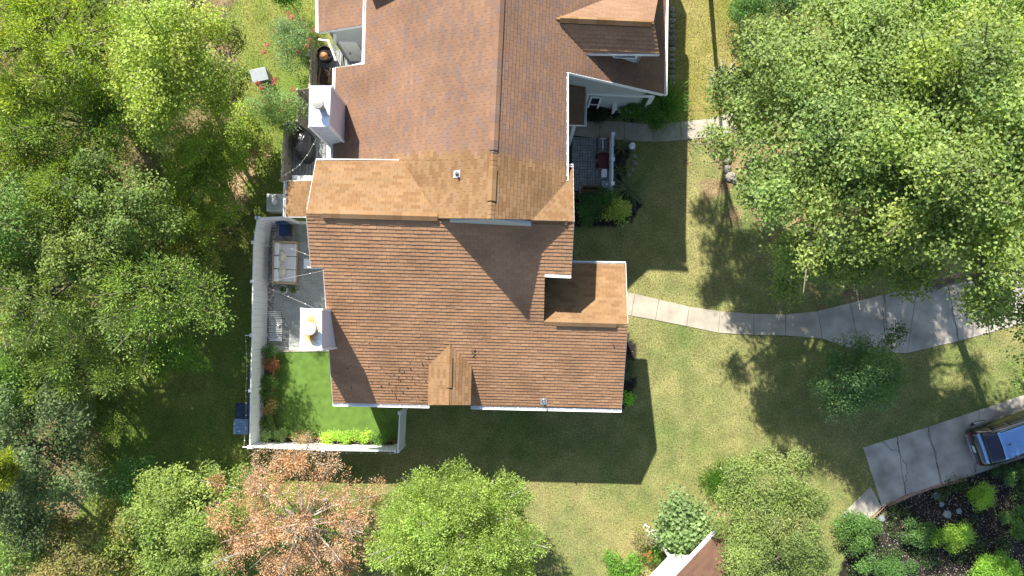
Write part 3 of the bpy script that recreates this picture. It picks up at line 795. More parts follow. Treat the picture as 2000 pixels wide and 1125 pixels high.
trim([p - (q - p).normalized() * .06 + out * .02, p - (q - p).normalized() * .06 + out * .02 + Vector((0, 0, 2.1))], .06, .10, 'door_trim')
trim([p + out * .02 + Vector((0, 0, 2.12)) - (q - p).normalized() * .1, q + out * .02 + Vector((0, 0, 2.12))], .06, .1, 'door_trim')
trim([nwpt(654, DZ) + out * .02, nwpt(654, 3.3) + out * .02], .06, .13, 'corner_board')
# rails and steps trim seen at the corner of the west wing
mb = MB()
for k in range(4): mb.beam(W(625 + k * 5, 78 + k * 0.5, 1.2), W(625 + k * 5, 78 + k * .5, DZ), .05, .05)
mb.beam(W(622, 77, 1.25), W(644, 80, 1.25), .06, .05); mb.beam(W(642, 82, 1.25), W(656, 118, 1.25), .07, .05); mb.beam(W(656, 118, 1.2), W(656, 118, DZ), .07, .07)
mb.build('porch_rail', M['white'], house)
p = W(1121, 246, 3.0); mb = MB(); mb.beam((p.x, p.y, 0), (p.x, p.y, 3.15), .15, .15); mb.build('porch_post', M['white'], house)
mb = MB(); mb.box(tuple(W(1112, 250, .2)), (.5, .7, .3), th); mb.build('entry_step', M['concrete'], house)
# roof vents
for (px, py, pl) in ((893, 340, P_W), (1062, 784, P_S)):
    p = RP(pl, px, py); mb = MB(); n = Vector((-pl[1], -pl[2], 1)).normalized()
    g = Vector((pl[1], pl[2], 0)).normalized(); et = Vector((g.x, g.y, math.hypot(pl[1], pl[2]))).normalized()
    mb.box(p + n * .022, (.30, .26, .012), axes=(et, et.cross(n), n)); fl = mb.build('vent_flashing', M['galv'], house)
    mb = MB(); mb.lathe(p - Vector((0, 0, .06)), [(.075, 0), (.07, .12), (.05, .16)], 12); mb.build('vent_boot', M['black'], house)
    mb = MB(); mb.lathe(p, [(.042, 0), (.042, .30), (.03, .301), (.03, .2)], 12); mb.build('vent_pipe', M['galv'], house)
# chimneys
def chimney(corners, ztop, z0, panm, cap, capr, caph, seed):
    P = [W(px, py, ztop) for px, py in corners]; c = sum(P, Vector()) / 4
    def inset(k, z): return [Vector((c.x + (p.x - c.x) * k, c.y + (p.y - c.y) * k, z)) for p in P]
    mb = MB(); mb.prism(inset(.955, z0), (0, 0, ztop - .03 - z0)); ch = mb.build('chimney', M['chimney_siding'], house)
    # lapped boards of the chase as fine relief, corner boards
    b = MB()
    for q in inset(.965, 0): b.beam((q.x, q.y, z0), (q.x, q.y, ztop - .05), .085, .085, up=(0, 1, 0))
    b.build('corner_board', M['white'], ch)
    lap = MB(); zz = z0 + .3
    ring = inset(.962, 0)
    while zz < ztop - .2:
        for i in range(4):
            p, q = ring[i], ring[(i + 1) % 4]; lap.beam((p.x, p.y, zz), (q.x, q.y, zz), .014, .02)
        zz += .18
    lap.build('lap_edge', M['chimney_siding'], ch, kind='stuff')
    pan = MB(); pan.v = []; pan.prism([p - Vector((0, 0, .05)) for p in inset(1.0, ztop)], (0, 0, .05))
    me_c = c
    o = pan.build('pan', panm, ch)
    # move the mesh so the material's object space is centred on the pan
    for v in o.data.vertices: v.co -= Vector((c.x, c.y, ztop))
    o.location = (c.x, c.y, ztop)
    k = W(cap[0], cap[1], ztop + caph)
    f = MB(); f.lathe((k.x, k.y, ztop - .02), [(capr * .62, 0), (capr * .62, caph - .08)], 18); f.build('flue', M['cap'], ch, smooth=False)
    f = MB(); f.lathe((k.x, k.y, ztop), [(capr, caph - .09), (capr, caph - .015), (capr * .93, caph), (capr * .2, caph + .02)], 24); f.build('cap', M['cap'] if seed == 0 else M['cap2'], ch)
chimney([(604, 167), (646.5, 167), (643.5, 247), (602.5, 247)], 7.1, 0.0, M['pan'], (621, 202), .19, .50, 0)
chimney([(587, 602), (628.5, 603), (628.5, 684), (585.5, 684)], 7.1, 0.0, M['rustpan'], (604, 642), .25, .42, 1)
# base of the tall chimney, unseen tall box added to cast a shadow on the roof
p = W(645, 295, 1.6); mb = MB(); mb.box((p.x, p.y, .8), (.34, 1.1, 1.6), th); mb.build('vent_chase', M['white'], house)
p = W(590, 347, 1.0); mb = MB(); mb.box((p.x, p.y, .5), (.9, .2, 1.0), th); mb.build('low_wall', M['white'], house)
p = RP(P_W, 735, 20); mb = MB(); q = p - Vector((SUNV.x, SUNV.y, SUNV.z)) / abs(SUNV.z) * 2.1
mb.prism([(q.x, q.y, 0), (q.x + 3, q.y - .1, 0), (q.x + 3, q.y - .1, q.z + 1.5), (q.x, q.y, q.z)], (.06, 1.6, 0)); mb.build('shade_box', M['chimney_siding'], house)

# dead leaves caught on the south slope
V = []; C = []
for k in range(210):
    if k < 110: px, py = random.gauss(785, 50) , random.gauss(742, 30)
    elif k < 200: px, py = random.choice([(842, 700), (925, 690), (900, 672), (906, 640)]) ; px += random.gauss(0, 5); py += random.gauss(0, 4)
    else: px, py = random.uniform(660, 1200), random.uniform(620, 790)
    if not (655 < px < 1205 and 560 < py < 786) or 836 < px < 922: continue
    p = RP(P_S, px, py) + Vector((0, 0, .035)); a_ = random.uniform(0, 6.28); L_ = random.uniform(.02, .09)
    d = Vector((math.cos(a_), math.sin(a_), random.uniform(-.2, .4))); e = Vector((-math.sin(a_), math.cos(a_), .3)) * L_ * .35
    V.append((p, p + d * L_ * .5 + e, p + d * L_, p + d * L_ * .5 - e)); g = random.uniform(.5, 1.4); C.append((.07 * g, .045 * g, .03 * g))
mb = MB()
for q, c in zip(V, C): mb.face(q, c)
mb.build('fallen_leaves', M['deadleaf'], kind='stuff')
#@@PART2@@
# ------------------------------------------------------------------ white vinyl fence round the patio and turf
def vinyl_fence(posts, name, label, cat, h=1.80, group=None, z0=0.0):
    P = [W(px, py, h) for px, py in posts]; b = P[0]
    root = thing(name, label, cat, (b.x, b.y, z0), group)
    for p in P:
        mb = MB(); mb.box((p.x, p.y, (z0 + h + .08) / 2), (.12, .12, h + .08 - z0), th); o = mb.build('post', M['vinyl'], root, bevel=.006)
        mb = MB(); mb.prism([(p.x + x, p.y + y, h + .08) for x, y in ((-.075, -.075), (.075, -.075), (.075, .075), (-.075, .075))], (0, 0, .03))
        mb.prism([(p.x + x, p.y + y, h + .11) for x, y in ((-.05, -.05), (.05, -.05), (.05, .05), (-.05, .05))], (0, 0, .03)); mb.build('cap', M['vinyl'], o)
    for p, q in zip(P, P[1:]):
        d = (q - p).xy.normalized().to_3d() * .06
        mb = MB(); mb.beam(Vector((p.x, p.y, h - .02)) + d, Vector((q.x, q.y, h - .02)) - d, .05, .09); mb.build('top_rail', M['vinyl'], root, bevel=.004)
        mb = MB(); mb.beam(Vector((p.x, p.y, z0 + .14)) + d, Vector((q.x, q.y, z0 + .14)) - d, .05, .15); mb.build('bottom_rail', M['vinyl'], root, bevel=.004)
        L = (q - p).length - .12; n = max(1, round(L / .29)); dd = (q - p).xy.normalized().to_3d(); s = Vector((p.x, p.y, 0)) + d
        for k in range(n):
            a = s + dd * (L * k / n + .004); c = s + dd * (L * (k + 1) / n - .004)
            mb = MB(); mb.beam((a.x, a.y, (h + z0 + .14) / 2), (c.x, c.y, (h + z0 + .14) / 2), .022, h - z0 - .28); mb.build('plank', M['vinyl'], root)
    return root
vinyl_fence([(503, 426), (496, 474), (494, 550), (492.5, 655), (490, 763), (488, 873)], 'vinyl_fence', 'long white privacy fence along the woods side of the patio and turf', 'fence', group='white vinyl fences round the small yard')
vinyl_fence([(491.5, 873.2), (632, 879), (774, 881)], 'vinyl_fence', 'white privacy fence behind the sunlit flower planter at the bottom end of the turf', 'fence', group='white vinyl fences round the small yard')
vinyl_fence([(777, 881), (781, 806)], 'vinyl_fence', 'short white privacy fence from the turf corner up to the roof gutter', 'fence', group='white vinyl fences round the small yard')
vinyl_fence([(506, 426), (557, 423.5)], 'vinyl_fence', 'shortest white fence piece between the air conditioner and the patio', 'fence', group='white vinyl fences round the small yard')

# ------------------------------------------------------------------ weathered board fence along the deck
def board_fence(segs, label, h=1.75, z0=0.05):
    b = W(*segs[0], h)
    root = thing('board_fence', label, 'fence', (b.x, b.y, 0), 'grey board fences beside the deck')
    P = [W(px, py, h) for px, py in segs]
    for p, q in zip(P, P[1:]):
        d = (q - p).xy; L = d.length; d.normalize(); n = max(1, int(L / .15)); a = math.atan2(d.y, d.x); s = Vector((-d.y, d.x))
        for k in range(n):
            c = p.xy + d * ((k + .5) * L / n); hh = h + random.uniform(-.03, .03)
            mb = MB(); mb.box((c.x, c.y, (hh + z0) / 2), (.138, .022, hh - z0), a + random.uniform(-.03, .03)); mb.build('board', M['fencewood'], root)
        for z in (.4, 1.35):
            mb = MB(); o = s * .035; mb.beam((p.x + o.x, p.y + o.y, z), (q.x + o.x, q.y + o.y, z), .04, .085); mb.build('rail', M['fencewood'], root)
    for p in P:
        mb = MB(); mb.box((p.x, p.y, h / 2 + .03), (.09, .09, h + .06)); mb.build('post', M['fencewood'], root)
    return root
board_fence([(606, 88), (605, 166)], 'grey board fence beside the round black pot and the white chimney')
board_fence([(604, 172), (581, 175), (580, 236), (556, 240)], 'stepped grey board fence half hidden behind the pink flowering shrub')
board_fence([(555, 244), (548, 352)], 'grey board fence running past the covered grill')

# ------------------------------------------------------------------ leaves, trees and shrubs
FOL, FOLN, LSC, NSC = 1.75, 2.1, 0.80, 1.45
def rnd_dirs(n, up=0.0):
    d = RNG.normal(size=(n, 3)); d /= np.linalg.norm(d, axis=1)[:, None]
    if up > 0:
        f = RNG.random(n) < up; d[f, 2] = np.abs(d[f, 2])
    return d
def unit(a): return a / np.maximum(np.linalg.norm(a, axis=1), 1e-6)[:, None]
def leaf_cloud(centers, radii, n, L, Wd, cols, style='broad', spread=None, per=12, upbias=0.75, shell=0.55, lobecol=0.18, fill=None):
    """n folded leaves in small sprigs on lumpy lobes; returns V, F, C"""
    radii = np.asarray(radii, float)
    if radii.ndim == 1: radii = np.repeat(radii[:, None], 3, 1)
    wts = (radii[:, 0] * radii[:, 1] + .02)
    if fill is not None: wts[fill] *= .30
    wts = wts / wts.sum()
    ns = max(1, n // per)
    li = RNG.choice(len(centers), ns, p=wts)
    d = rnd_dirs(ns, upbias)
    rr = shell + (1.08 - shell) * np.sqrt(RNG.random(ns))
    sp = centers[li] + d * radii[li] * rr[:, None]
    k = np.repeat(np.arange(ns), per); N = len(k)
    if spread is None: spread = L * 1.3
    pos = sp[k] + RNG.normal(size=(N, 3)) * spread * np.array([1, 1, .7])
    dd = d[k]
    rnd = RNG.normal(size=(N, 3))
    if style == 'broad':
        nrm = unit(dd * 0.5 + np.array([0, 0, .8]) + rnd * 0.55)
        ax = unit(np.cross(nrm, RNG.normal(size=(N, 3)))); ax[:, 2] -= .2; ax = unit(ax)
    else:   # feathery sprays point outwards from the sprig
        ax = unit(dd * 0.7 + np.array([0, 0, .35]) + (pos - sp[k]) / spread * .55 + rnd * 0.25)
        nrm = unit(np.cross(ax, RNG.normal(size=(N, 3))))
    sd = unit(np.cross(nrm, ax))
    sc = RNG.uniform(.65, 1.3, N)[:, None]
    base = pos; tip = pos + ax * L * sc; mid = pos + ax * L * sc * .45 + nrm * (.10 * L)
    l = mid + sd * Wd * .5 * sc; r = mid - sd * Wd * .5 * sc
    V = np.stack([base, l, tip, r], 1).reshape(-1, 3)
    i = np.arange(N) * 4
    F = np.concatenate([np.stack([i, i + 2, i + 1], 1), np.stack([i, i + 3, i + 2], 1)])
    cols = np.array(cols); ci = RNG.integers(0, len(cols), len(centers))
    c = cols[ci[li[k]]] * .5 + cols[RNG.integers(0, len(cols), N)] * .5
    c = c * (1 + RNG.uniform(-.28, .28, N))[:, None] * (1 + RNG.uniform(-lobecol, lobecol, len(centers)))[li[k]][:, None] * (1 + RNG.uniform(-.15, .15, ns))[k][:, None]
    C = np.concatenate([c, c])
    return V, F, np.clip(c if False else C, 0.004, .9)
def make_lobes(c, r, nl, lr=(.26, .42), low=-0.35, rag=0.0):
    c = np.array(c); r = np.array(r); out = []; rad = []
    ga = math.pi * (3 - math.sqrt(5))
    for k in range(nl):
        z = low + (1 - low) * ((k + .5) / nl); q = math.sqrt(max(0, 1 - z * z)); a = k * ga + RNG.uniform(-.5, .5)
        f = RNG.uniform(.55 - rag * .3, .88 + rag * .42)
        out.append(c + r * f * np.array([q * math.cos(a), q * math.sin(a), z]) + RNG.normal(size=3) * .05 * r)
        s = RNG.uniform(*lr) * RNG.uniform(1 - rag * .45, 1 + rag * .25); rad.append([r.min() * s * RNG.uniform(.9, 1.2), r.min() * s * RNG.uniform(.9, 1.2), r.min() * s * .75])
    return np.array(out), np.array(rad)
def plant(name, label, cat, px, py, zc, r, n, L, Wd, cols, style='broad', nl=16, base=None, trunk=True, tr=.12, m='leaf', bark='bark', group=None, z0=0.0, part='crown', per=12, spread=None, lr=(.26, .42), low=-.35, extra=None, twigs=0, shell=.55, upbias=.75, limb=.5, lobecol=.18, skirt=0, rag=.5):
    if name == 'woodland_tree':
        rag = .8
        if base is None:
            v_ = W(px, py, zc); q_ = PXY(v_.x, v_.y); base = (px + .45 * (q_[0] - px), py + .45 * (q_[1] - py))
    L, Wd, n = L * LSC, Wd * LSC, int(n * (1.0 if name == 'woodland_tree' else NSC))
    c = W(px, py, zc)
    b = W(base[0], base[1], z0) if base else Vector((c.x, c.y, z0))
    root = thing(name, label, cat, b, group)
    if nl > 1: cen, rad = make_lobes(c, r, nl, lr, low, rag)
    else: cen, rad = np.array([list(c)]), np.array([r])
    fill = None
    if nl > 12:
        fill = len(cen); cen = np.concatenate([cen, [list(c)]]); rad = np.concatenate([rad, [[r[0] * .95, r[1] * .95, r[2] * .9]]])
    if extra is not None:
        ec = np.array([list(W(a, b_, z)) for a, b_, z, _ in extra]); er = np.array([[q, q, q * .6] for *_, q in extra])
        cen = np.concatenate([cen, ec]); rad = np.concatenate([rad, er])
    if skirt:
        sc, sr = [], []
        for k in range(skirt):
            t = RNG.uniform(.25, .75); q = np.array(b) * (1 - t) + np.array(c) * t; a = RNG.uniform(0, 6.283); f = RNG.uniform(.3, .75)
            sc.append(q + np.array([math.cos(a) * r[0] * f, math.sin(a) * r[1] * f, 0])); k_ = min(r) * RNG.uniform(.25, .4); sr.append([k_, k_, k_ * .7])
        cen = np.concatenate([cen, np.array(sc)]); rad = np.concatenate([rad, np.array(sr)]); n = int(n * 1.25)
    V, F, C = leaf_cloud(cen, rad, n, L, Wd, np.array(cols) * (FOLN if m == 'needle' else FOL) * (np.array([1.22, 1.16, 1.0]) if name == 'woodland_tree' else 1.0), style, spread, per, upbias, shell, lobecol, fill)
    V[:, 2] = np.maximum(V[:, 2], z0 + .02)
    me = np_mesh(part, V - np.array(b), F, C, M[m]); link(part, me, root, kind='stuff')
    if trunk:
        mb = MB(); top = Vector((c.x, c.y, zc + r[2] * .25)); q = b + (top - b) * .45 + Vector((RNG.uniform(-.1, .1), RNG.uniform(-.1, .1), 0)) * r[0]
        mb.tube([b - Vector((0, 0, .1)), b + (q - b) * .12, q, top], [tr * 1.35, tr, tr * .75, tr * .25], 8)
        for k in range(len(cen)):
            if RNG.random() > limb: continue
            e = Vector(cen[k]); t = RNG.uniform(.3, .85); s = q + (top - q) * t
            mid = s + (e - s) * .5 + Vector((RNG.normal() * .1, RNG.normal() * .1, -.08 * (e - s).length))
            mb.tube([s, mid, e, e + (e - mid) * .5 + Vector((0, 0, .1))], [tr * .38, tr * .26, tr * .12, tr * .05], 5)
            for t_ in range(twigs):
                dd = Vector(rnd_dirs(1, .9)[0]); rr = max(rad[k]); f = e + dd * rr * RNG.uniform(.7, 1.15)
                mm = e + (f - e) * .5 + Vector(RNG.normal(size=3)) * .12 * rr
                mb.tube([e, mm, f], [tr * .13, tr * .09, tr * .03], 4, cap=False)
        mb.build('trunk', M[bark], root)
    return root
G_OAK = [(0.10, 0.15, 0.042), (0.125, 0.175, 0.048), (0.085, 0.135, 0.045), (0.145, 0.19, 0.055), (0.165, 0.19, 0.05)]
G_YEL = [(0.115, 0.17, 0.034), (0.145, 0.195, 0.038), (0.095, 0.15, 0.03), (0.165, 0.20, 0.042)]
G_CED = [(0.08, 0.125, 0.03), (0.10, 0.145, 0.03), (0.065, 0.105, 0.03), (0.12, 0.155, 0.035)]
G_CEDY = [(0.14, 0.19, 0.03), (0.17, 0.21, 0.035), (0.11, 0.16, 0.03)]
G_BRI = [(0.145, 0.20, 0.05), (0.175, 0.225, 0.058), (0.115, 0.165, 0.042)]
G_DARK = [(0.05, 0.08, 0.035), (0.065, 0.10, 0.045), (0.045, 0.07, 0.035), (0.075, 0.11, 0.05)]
G_GOLD = [(0.155, 0.155, 0.045), (0.18, 0.16, 0.06), (0.13, 0.155, 0.04), (0.20, 0.165, 0.075)]
G_LIGHT = [(0.13, 0.18, 0.04), (0.17, 0.215, 0.055), (0.10, 0.15, 0.035)]
DEAD = [(0.29, 0.165, 0.085), (0.32, 0.20, 0.11), (0.25, 0.145, 0.08), (0.31, 0.23, 0.15), (0.28, 0.23, 0.17)]

# the big shade trees on the right
plant('shade_tree', 'big leafy shade tree rising from the ring of stones beside the front walk', 'tree', 1665, 250, 8.3, (4.2, 4.8, 2.6), 82000, .155, .098, G_OAK, nl=60, base=(1465, 326), tr=.26, lr=(.17, .30), limb=.7, twigs=3, per=22, spread=.2, rag=.55, group='shade trees on the right lawn', extra=[(1560, 500, 5.5, .9), (1540, 560, 5, .5), (1495, 150, 6.5, .8), (1470, 230, 6, .7), (1500, 90, 6.5, .8), (1475, 345, 5.5, .5)])
plant('shade_tree', 'big leafy shade tree at the right edge overhanging the forecourt', 'tree', 1950, 320, 10.4, (3.5, 4.3, 2.6), 50000, .155, .098, G_OAK + [(0.17, 0.22, 0.03)], nl=50, base=(1690, 430), tr=.24, lr=(.18, .31), limb=.7, twigs=3, per=22, spread=.2, rag=.55, group='shade trees on the right lawn', extra=[(1930, 590, 7, .8), (1780, 530, 7, .8), (1720, 490, 7, .8), (1640, 515, 6, .7)])
plant('shade_tree', 'big leafy shade tree whose crown only just enters at the right edge above the car', 'tree', 2150, 520, 9.0, (4.2, 4.2, 2.6), 22000, .17, .105, G_OAK, nl=44, tr=.24, lr=(.18, .31), limb=.6, twigs=1, per=22, spread=.2, rag=.55, group='shade trees on the right lawn')
plant('shade_tree', 'yellow-green shade tree in the top right corner', 'tree', 1860, 20, 7.5, (3.6, 2.8, 2.2), 34000, .145, .09, [(0.12, 0.19, 0.035), (0.16, 0.21, 0.035), (0.09, 0.15, 0.03)], nl=30, tr=.2, lr=(.2, .34), limb=.6, twigs=2, per=22, spread=.2, rag=.55, group='shade trees on the right lawn')
plant('overhanging_tree', 'tall tree just beyond the top edge casting a broken shadow on the lawn', 'tree', 1362, -180, 10.0, (1.35, 1.8, 1.5), 5200, .16, .10, G_OAK, nl=26, base=(1385, -40), tr=.11, lr=(.18, .32), limb=.9, twigs=2, per=22, spread=.16, rag=.9)
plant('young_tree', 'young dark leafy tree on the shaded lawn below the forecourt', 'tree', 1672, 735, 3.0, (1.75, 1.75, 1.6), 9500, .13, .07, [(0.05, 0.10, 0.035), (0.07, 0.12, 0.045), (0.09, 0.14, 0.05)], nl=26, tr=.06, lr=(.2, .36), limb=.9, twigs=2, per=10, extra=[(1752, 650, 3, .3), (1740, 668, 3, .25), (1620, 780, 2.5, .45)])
# woods on the left
plant('woodland_tree', 'tall feathery green tree in the top left corner', 'tree', 95, 70, 6.8, (3.0, 2.8, 1.9), 22000, .16, .06, G_CEDY + G_CED, 'feather', nl=34, tr=.2, m='needle', lr=(.2, .36), group='trees in the woods on the left', limb=.8, twigs=3, per=26, spread=.13, skirt=5)
plant('woodland_tree', 'bright yellow-green tree leaning over the grass strip', 'tree', 338, 135, 6.5, (1.65, 2.6, 2.1), 26000, .12, .09, G_YEL, nl=34, tr=.15, lr=(.24, .42), group='trees in the woods on the left', limb=.7, twigs=1, per=22, spread=.18, skirt=5, extra=[(425, 60, 5, .5), (400, 40, 5.5, .6), (425, 205, 4.5, .5), (415, 262, 4, .5), (300, 215, 6, .8), (290, 265, 5.5, .5)])
plant('woodland_tree', 'mid green feathery tree left of the yellow-green tree', 'tree', 195, 230, 5.6, (2.2, 2.1, 1.8), 17000, .16, .06, G_CED + [(0.10, 0.17, 0.03)], 'feather', nl=28, tr=.16, m='needle', lr=(.2, .36), group='trees in the woods on the left', limb=.9, twigs=3, per=26, spread=.13, skirt=5)
plant('woodland_tree', 'green feathery tree at the left edge above the brown clearing', 'tree', 45, 290, 5.8, (1.7, 2.4, 1.8), 13000, .16, .06, G_CED, 'feather', nl=24, tr=.16, m='needle', lr=(.22, .36), group='trees in the woods on the left', limb=.9, twigs=3, per=26, spread=.13, skirt=5)
plant('woodland_tree', 'smooth dark green tree nearest the grass strip', 'tree', 405, 340, 3.6, (1.75, 2.1, 1.6), 18000, .14, .055, [(0.09, 0.14, 0.025), (0.11, 0.16, 0.028), (0.07, 0.12, 0.025)], 'feather', nl=26, tr=.14, m='needle', lr=(.25, .42), group='trees in the woods on the left', limb=.5, per=26, spread=.11, skirt=6)
plant('woodland_tree', 'sparse dark tree with a bare grey branch poking out', 'tree', 235, 405, 6.0, (1.8, 1.7, 1.4), 12000, .13, .08, [(0.07, 0.11, 0.03), (0.09, 0.14, 0.03), (0.06, 0.095, 0.03)], nl=26, tr=.14, lr=(.2, .32), group='trees in the woods on the left', limb=.9, twigs=3, per=18, skirt=6)
plant('woodland_tree', 'wide feathery green tree in the middle of the woods', 'tree', 300, 590, 5.4, (2.15, 1.9, 1.6), 12000, .16, .06, [(0.075, 0.125, 0.035), (0.09, 0.145, 0.04), (0.075, 0.115, 0.05), (0.11, 0.15, 0.03)], 'feather', nl=32, tr=.17, m='needle', lr=(.22, .36), group='trees in the woods on the left', limb=.8, twigs=2, per=14, spread=.17)
plant('woodland_tree', 'blue-green feathery tree at the left edge below the clearing', 'tree', 75, 585, 6.0, (2.5, 2.2, 1.8), 15000, .16, .06, [(0.075, 0.115, 0.04), (0.085, 0.125, 0.05), (0.10, 0.14, 0.04)], 'feather', nl=30, tr=.17, m='needle', lr=(.22, .36), group='trees in the woods on the left', limb=.8, twigs=2, per=26, spread=.13, skirt=5)
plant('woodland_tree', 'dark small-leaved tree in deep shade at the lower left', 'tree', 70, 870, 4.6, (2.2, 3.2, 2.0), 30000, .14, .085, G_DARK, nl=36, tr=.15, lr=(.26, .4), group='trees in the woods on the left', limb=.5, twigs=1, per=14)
plant('pine_tree', 'bright yellow-green pine tip at the left edge', 'tree', 8, 915, 7.6, (.52, .65, .6), 3400, .26, .022, [(0.17, 0.20, 0.03), (0.20, 0.22, 0.035), (0.13, 0.17, 0.03)], 'feather', nl=7, tr=.1, m='needle', lr=(.35, .5), per=40, spread=.05, limb=.6, base=(60, 900))
plant('woodland_tree', 'low bright shrubby tree by the bare dirt above the board fence', 'tree', 478, 268, 1.5, (.85, 1.0, .9), 6500, .10, .07, G_YEL, nl=12, tr=.05, lr=(.3, .5), group='trees in the woods on the left', limb=.6, per=10)
plant('woodland_tree', 'small feathery tree at the top of the brown clearing', 'tree', 120, 390, 6.2, (1.3, 1.2, 1.2), 8000, .16, .06, G_CED, 'feather', nl=18, tr=.1, m='needle', lr=(.22, .36), group='trees in the woods on the left', limb=.9, twigs=3, per=26, spread=.13, skirt=5)
plant('woodland_tree', 'small dark tree between the sparse tree and the wide feathery tree', 'tree', 175, 490, 6.0, (1.6, 1.2, 1.4), 8500, .13, .08, [(0.075, 0.115, 0.03), (0.09, 0.13, 0.035), (0.11, 0.14, 0.04)], nl=18, tr=.1, lr=(.22, .36), group='trees in the woods on the left', limb=.9, twigs=3, per=18, skirt=5)
plant('woodland_tree', 'ragged tree with brown tips below the smooth dark green tree', 'tree', 385, 490, 2.8, (1.1, 1.1, 1.0), 7000, .14, .06, [(0.08, 0.13, 0.03), (0.14, 0.13, 0.05), (0.06, 0.11, 0.03)], 'feather', nl=16, tr=.08, m='needle', lr=(.22, .36), group='trees in the woods on the left', limb=.9, twigs=3, per=26, spread=.12, skirt=5)
plant('woodland_tree', 'feathery tree with hanging tips above the dark shaded tree', 'tree', 145, 715, 4.8, (1.9, 1.3, 1.6), 11000, .16, .06, [(0.075, 0.115, 0.04), (0.085, 0.13, 0.04), (0.10, 0.145, 0.035)], 'feather', nl=22, tr=.12, m='needle', lr=(.22, .36), group='trees in the woods on the left', limb=.8, twigs=2, per=26, spread=.13, skirt=6)
plant('woodland_tree', 'brownish green tree at the left edge beside the clearing', 'tree', 35, 445, 6.6, (1.7, 1.5, 1.7), 13000, .14, .07, [(0.06, 0.12, 0.03), (0.10, 0.13, 0.04), (0.08, 0.14, 0.03)], nl=20, tr=.12, lr=(.22, .36), group='trees in the woods on the left', limb=.9, twigs=3, per=18, skirt=5)
plant('woodland_tree', 'low leafy tree at the edge of the shaded grass', 'tree', 330, 690, 2.6, (1.4, .8, 1.0), 5000, .15, .06, [(0.06, 0.12, 0.03), (0.08, 0.15, 0.03)], 'feather', nl=16, tr=.08, m='needle', lr=(.22, .36), group='trees in the woods on the left', limb=.8, twigs=2, per=24, spread=.13, skirt=4)
plant('woodland_tree', 'mid green leafy tree at the very bottom left corner', 'tree', 25, 1075, 3.6, (1.5, 1.3, 1.3), 11000, .13, .075, [(0.08, 0.125, 0.035), (0.10, 0.15, 0.045), (0.065, 0.105, 0.03)], nl=20, tr=.1, group='trees in the woods on the left', limb=.7, twigs=1, per=14)
plant('woodland_tree', 'feathery tree at the left edge just above the pine tip', 'tree', 20, 745, 5.2, (1.6, 1.4, 1.5), 11000, .16, .06, [(0.07, 0.12, 0.035), (0.085, 0.14, 0.04), (0.06, 0.10, 0.04)], 'feather', nl=20, tr=.1, m='needle', lr=(.22, .36), group='trees in the woods on the left', limb=.8, twigs=1, per=26, spread=.13, skirt=4)
plant('woodland_tree', 'low green tree on the shaded grass beside the dark shaded tree', 'tree', 205, 800, 2.6, (1.1, 1.0, 1.1), 6000, .13, .06, [(0.07, 0.11, 0.03), (0.09, 0.13, 0.03)], nl=16, tr=.07, group='trees in the woods on the left', limb=.8, twigs=1, per=14)
cen = []; rad = []
for k in range(320):
    px, py = random.uniform(-60, 470), random.uniform(-40, 1120)
    if not inpoly(np.array([px]), np.array([py]), FOREST)[0] or vnoise(np.array([px / 41.67]), np.array([py / 41.67]), 2.0, 21)[0] < .30: continue
    q = random.uniform(.3, .8); cen.append(list(W(px, py, random.uniform(.15, .6)))); rad.append([q, q, q * .5])
V, F, C = leaf_cloud(np.array(cen), np.array(rad), 90000, .10, .06, [(0.11, 0.18, 0.04), (0.15, 0.21, 0.05), (0.20, 0.19, 0.07), (0.09, 0.15, 0.04)], per=12)
V[:, 2] = np.maximum(V[:, 2], .02); link('undergrowth', np_mesh('undergrowth', V, F, C, M['leaf']), kind='stuff')
plant('woodland_tree', 'light green leafy tree overlapping the golden tree and the glossy one', 'tree', 262, 1050, 3.2, (1.5, 1.5, 1.2), 11000, .13, .07, G_LIGHT + G_GOLD, nl=18, tr=.08, group='trees in the woods on the left', limb=.8, twigs=1, per=10)
# along the bottom
plant('sapling', 'young sapling with paired leaflets on arching stems', 'tree', 275, 955, 2.2, (1.5, 1.25, 1.1), 5200, .13, .05, [(0.07, 0.15, 0.04), (0.09, 0.18, 0.05)], nl=16, tr=.035, lr=(.2, .34), limb=1, twigs=2, per=12)
plant('leafy_tree', 'glossy light green tree between the golden tree and the dead brown tree', 'tree', 358, 1020, 3.4, (2.4, 2.2, 1.7), 20000, .13, .075, G_LIGHT, nl=28, tr=.12, lr=(.24, .38), limb=.7, twigs=1, per=10, extra=[(478, 930, 3, .42), (468, 960, 3, .4), (345, 925, 3, .3), (410, 925, 3, .35)])
plant('leafy_tree', 'golden tinged tree at the bottom left', 'tree', 165, 1075, 3.6, (2.2, 1.4, 1.4), 14000, .13, .075, G_GOLD, nl=20, tr=.1, lr=(.26, .4), limb=.9, twigs=3, per=10)
plant('dead_cedar', 'dead rust-brown cedar with bare grey branches below the fence', 'tree', 582, 1025, 3.9, (3.3, 2.9, 1.9), 28000, .11, .04, DEAD, 'feather', nl=46, tr=.14, m='deadleaf', bark='palebark', lr=(.15, .25), limb=.75, twigs=5, per=24, spread=.09, shell=.5, extra=[(575, 895, 3.6, .42), (550, 915, 3.6, .4), (640, 905, 3.6, .45), (425, 945, 3.4, .32), (735, 955, 3.4, .4), (700, 1000, 3.6, .4)])
plant('undergrowth_bush', 'green bush showing through the dead brown cedar', 'bush', 600, 1060, 1.4, (2.6, 1.9, .9), 11000, .12, .06, [(0.09, 0.16, 0.03), (0.12, 0.19, 0.045)], nl=20, trunk=True, tr=.05, per=12, limb=.4)
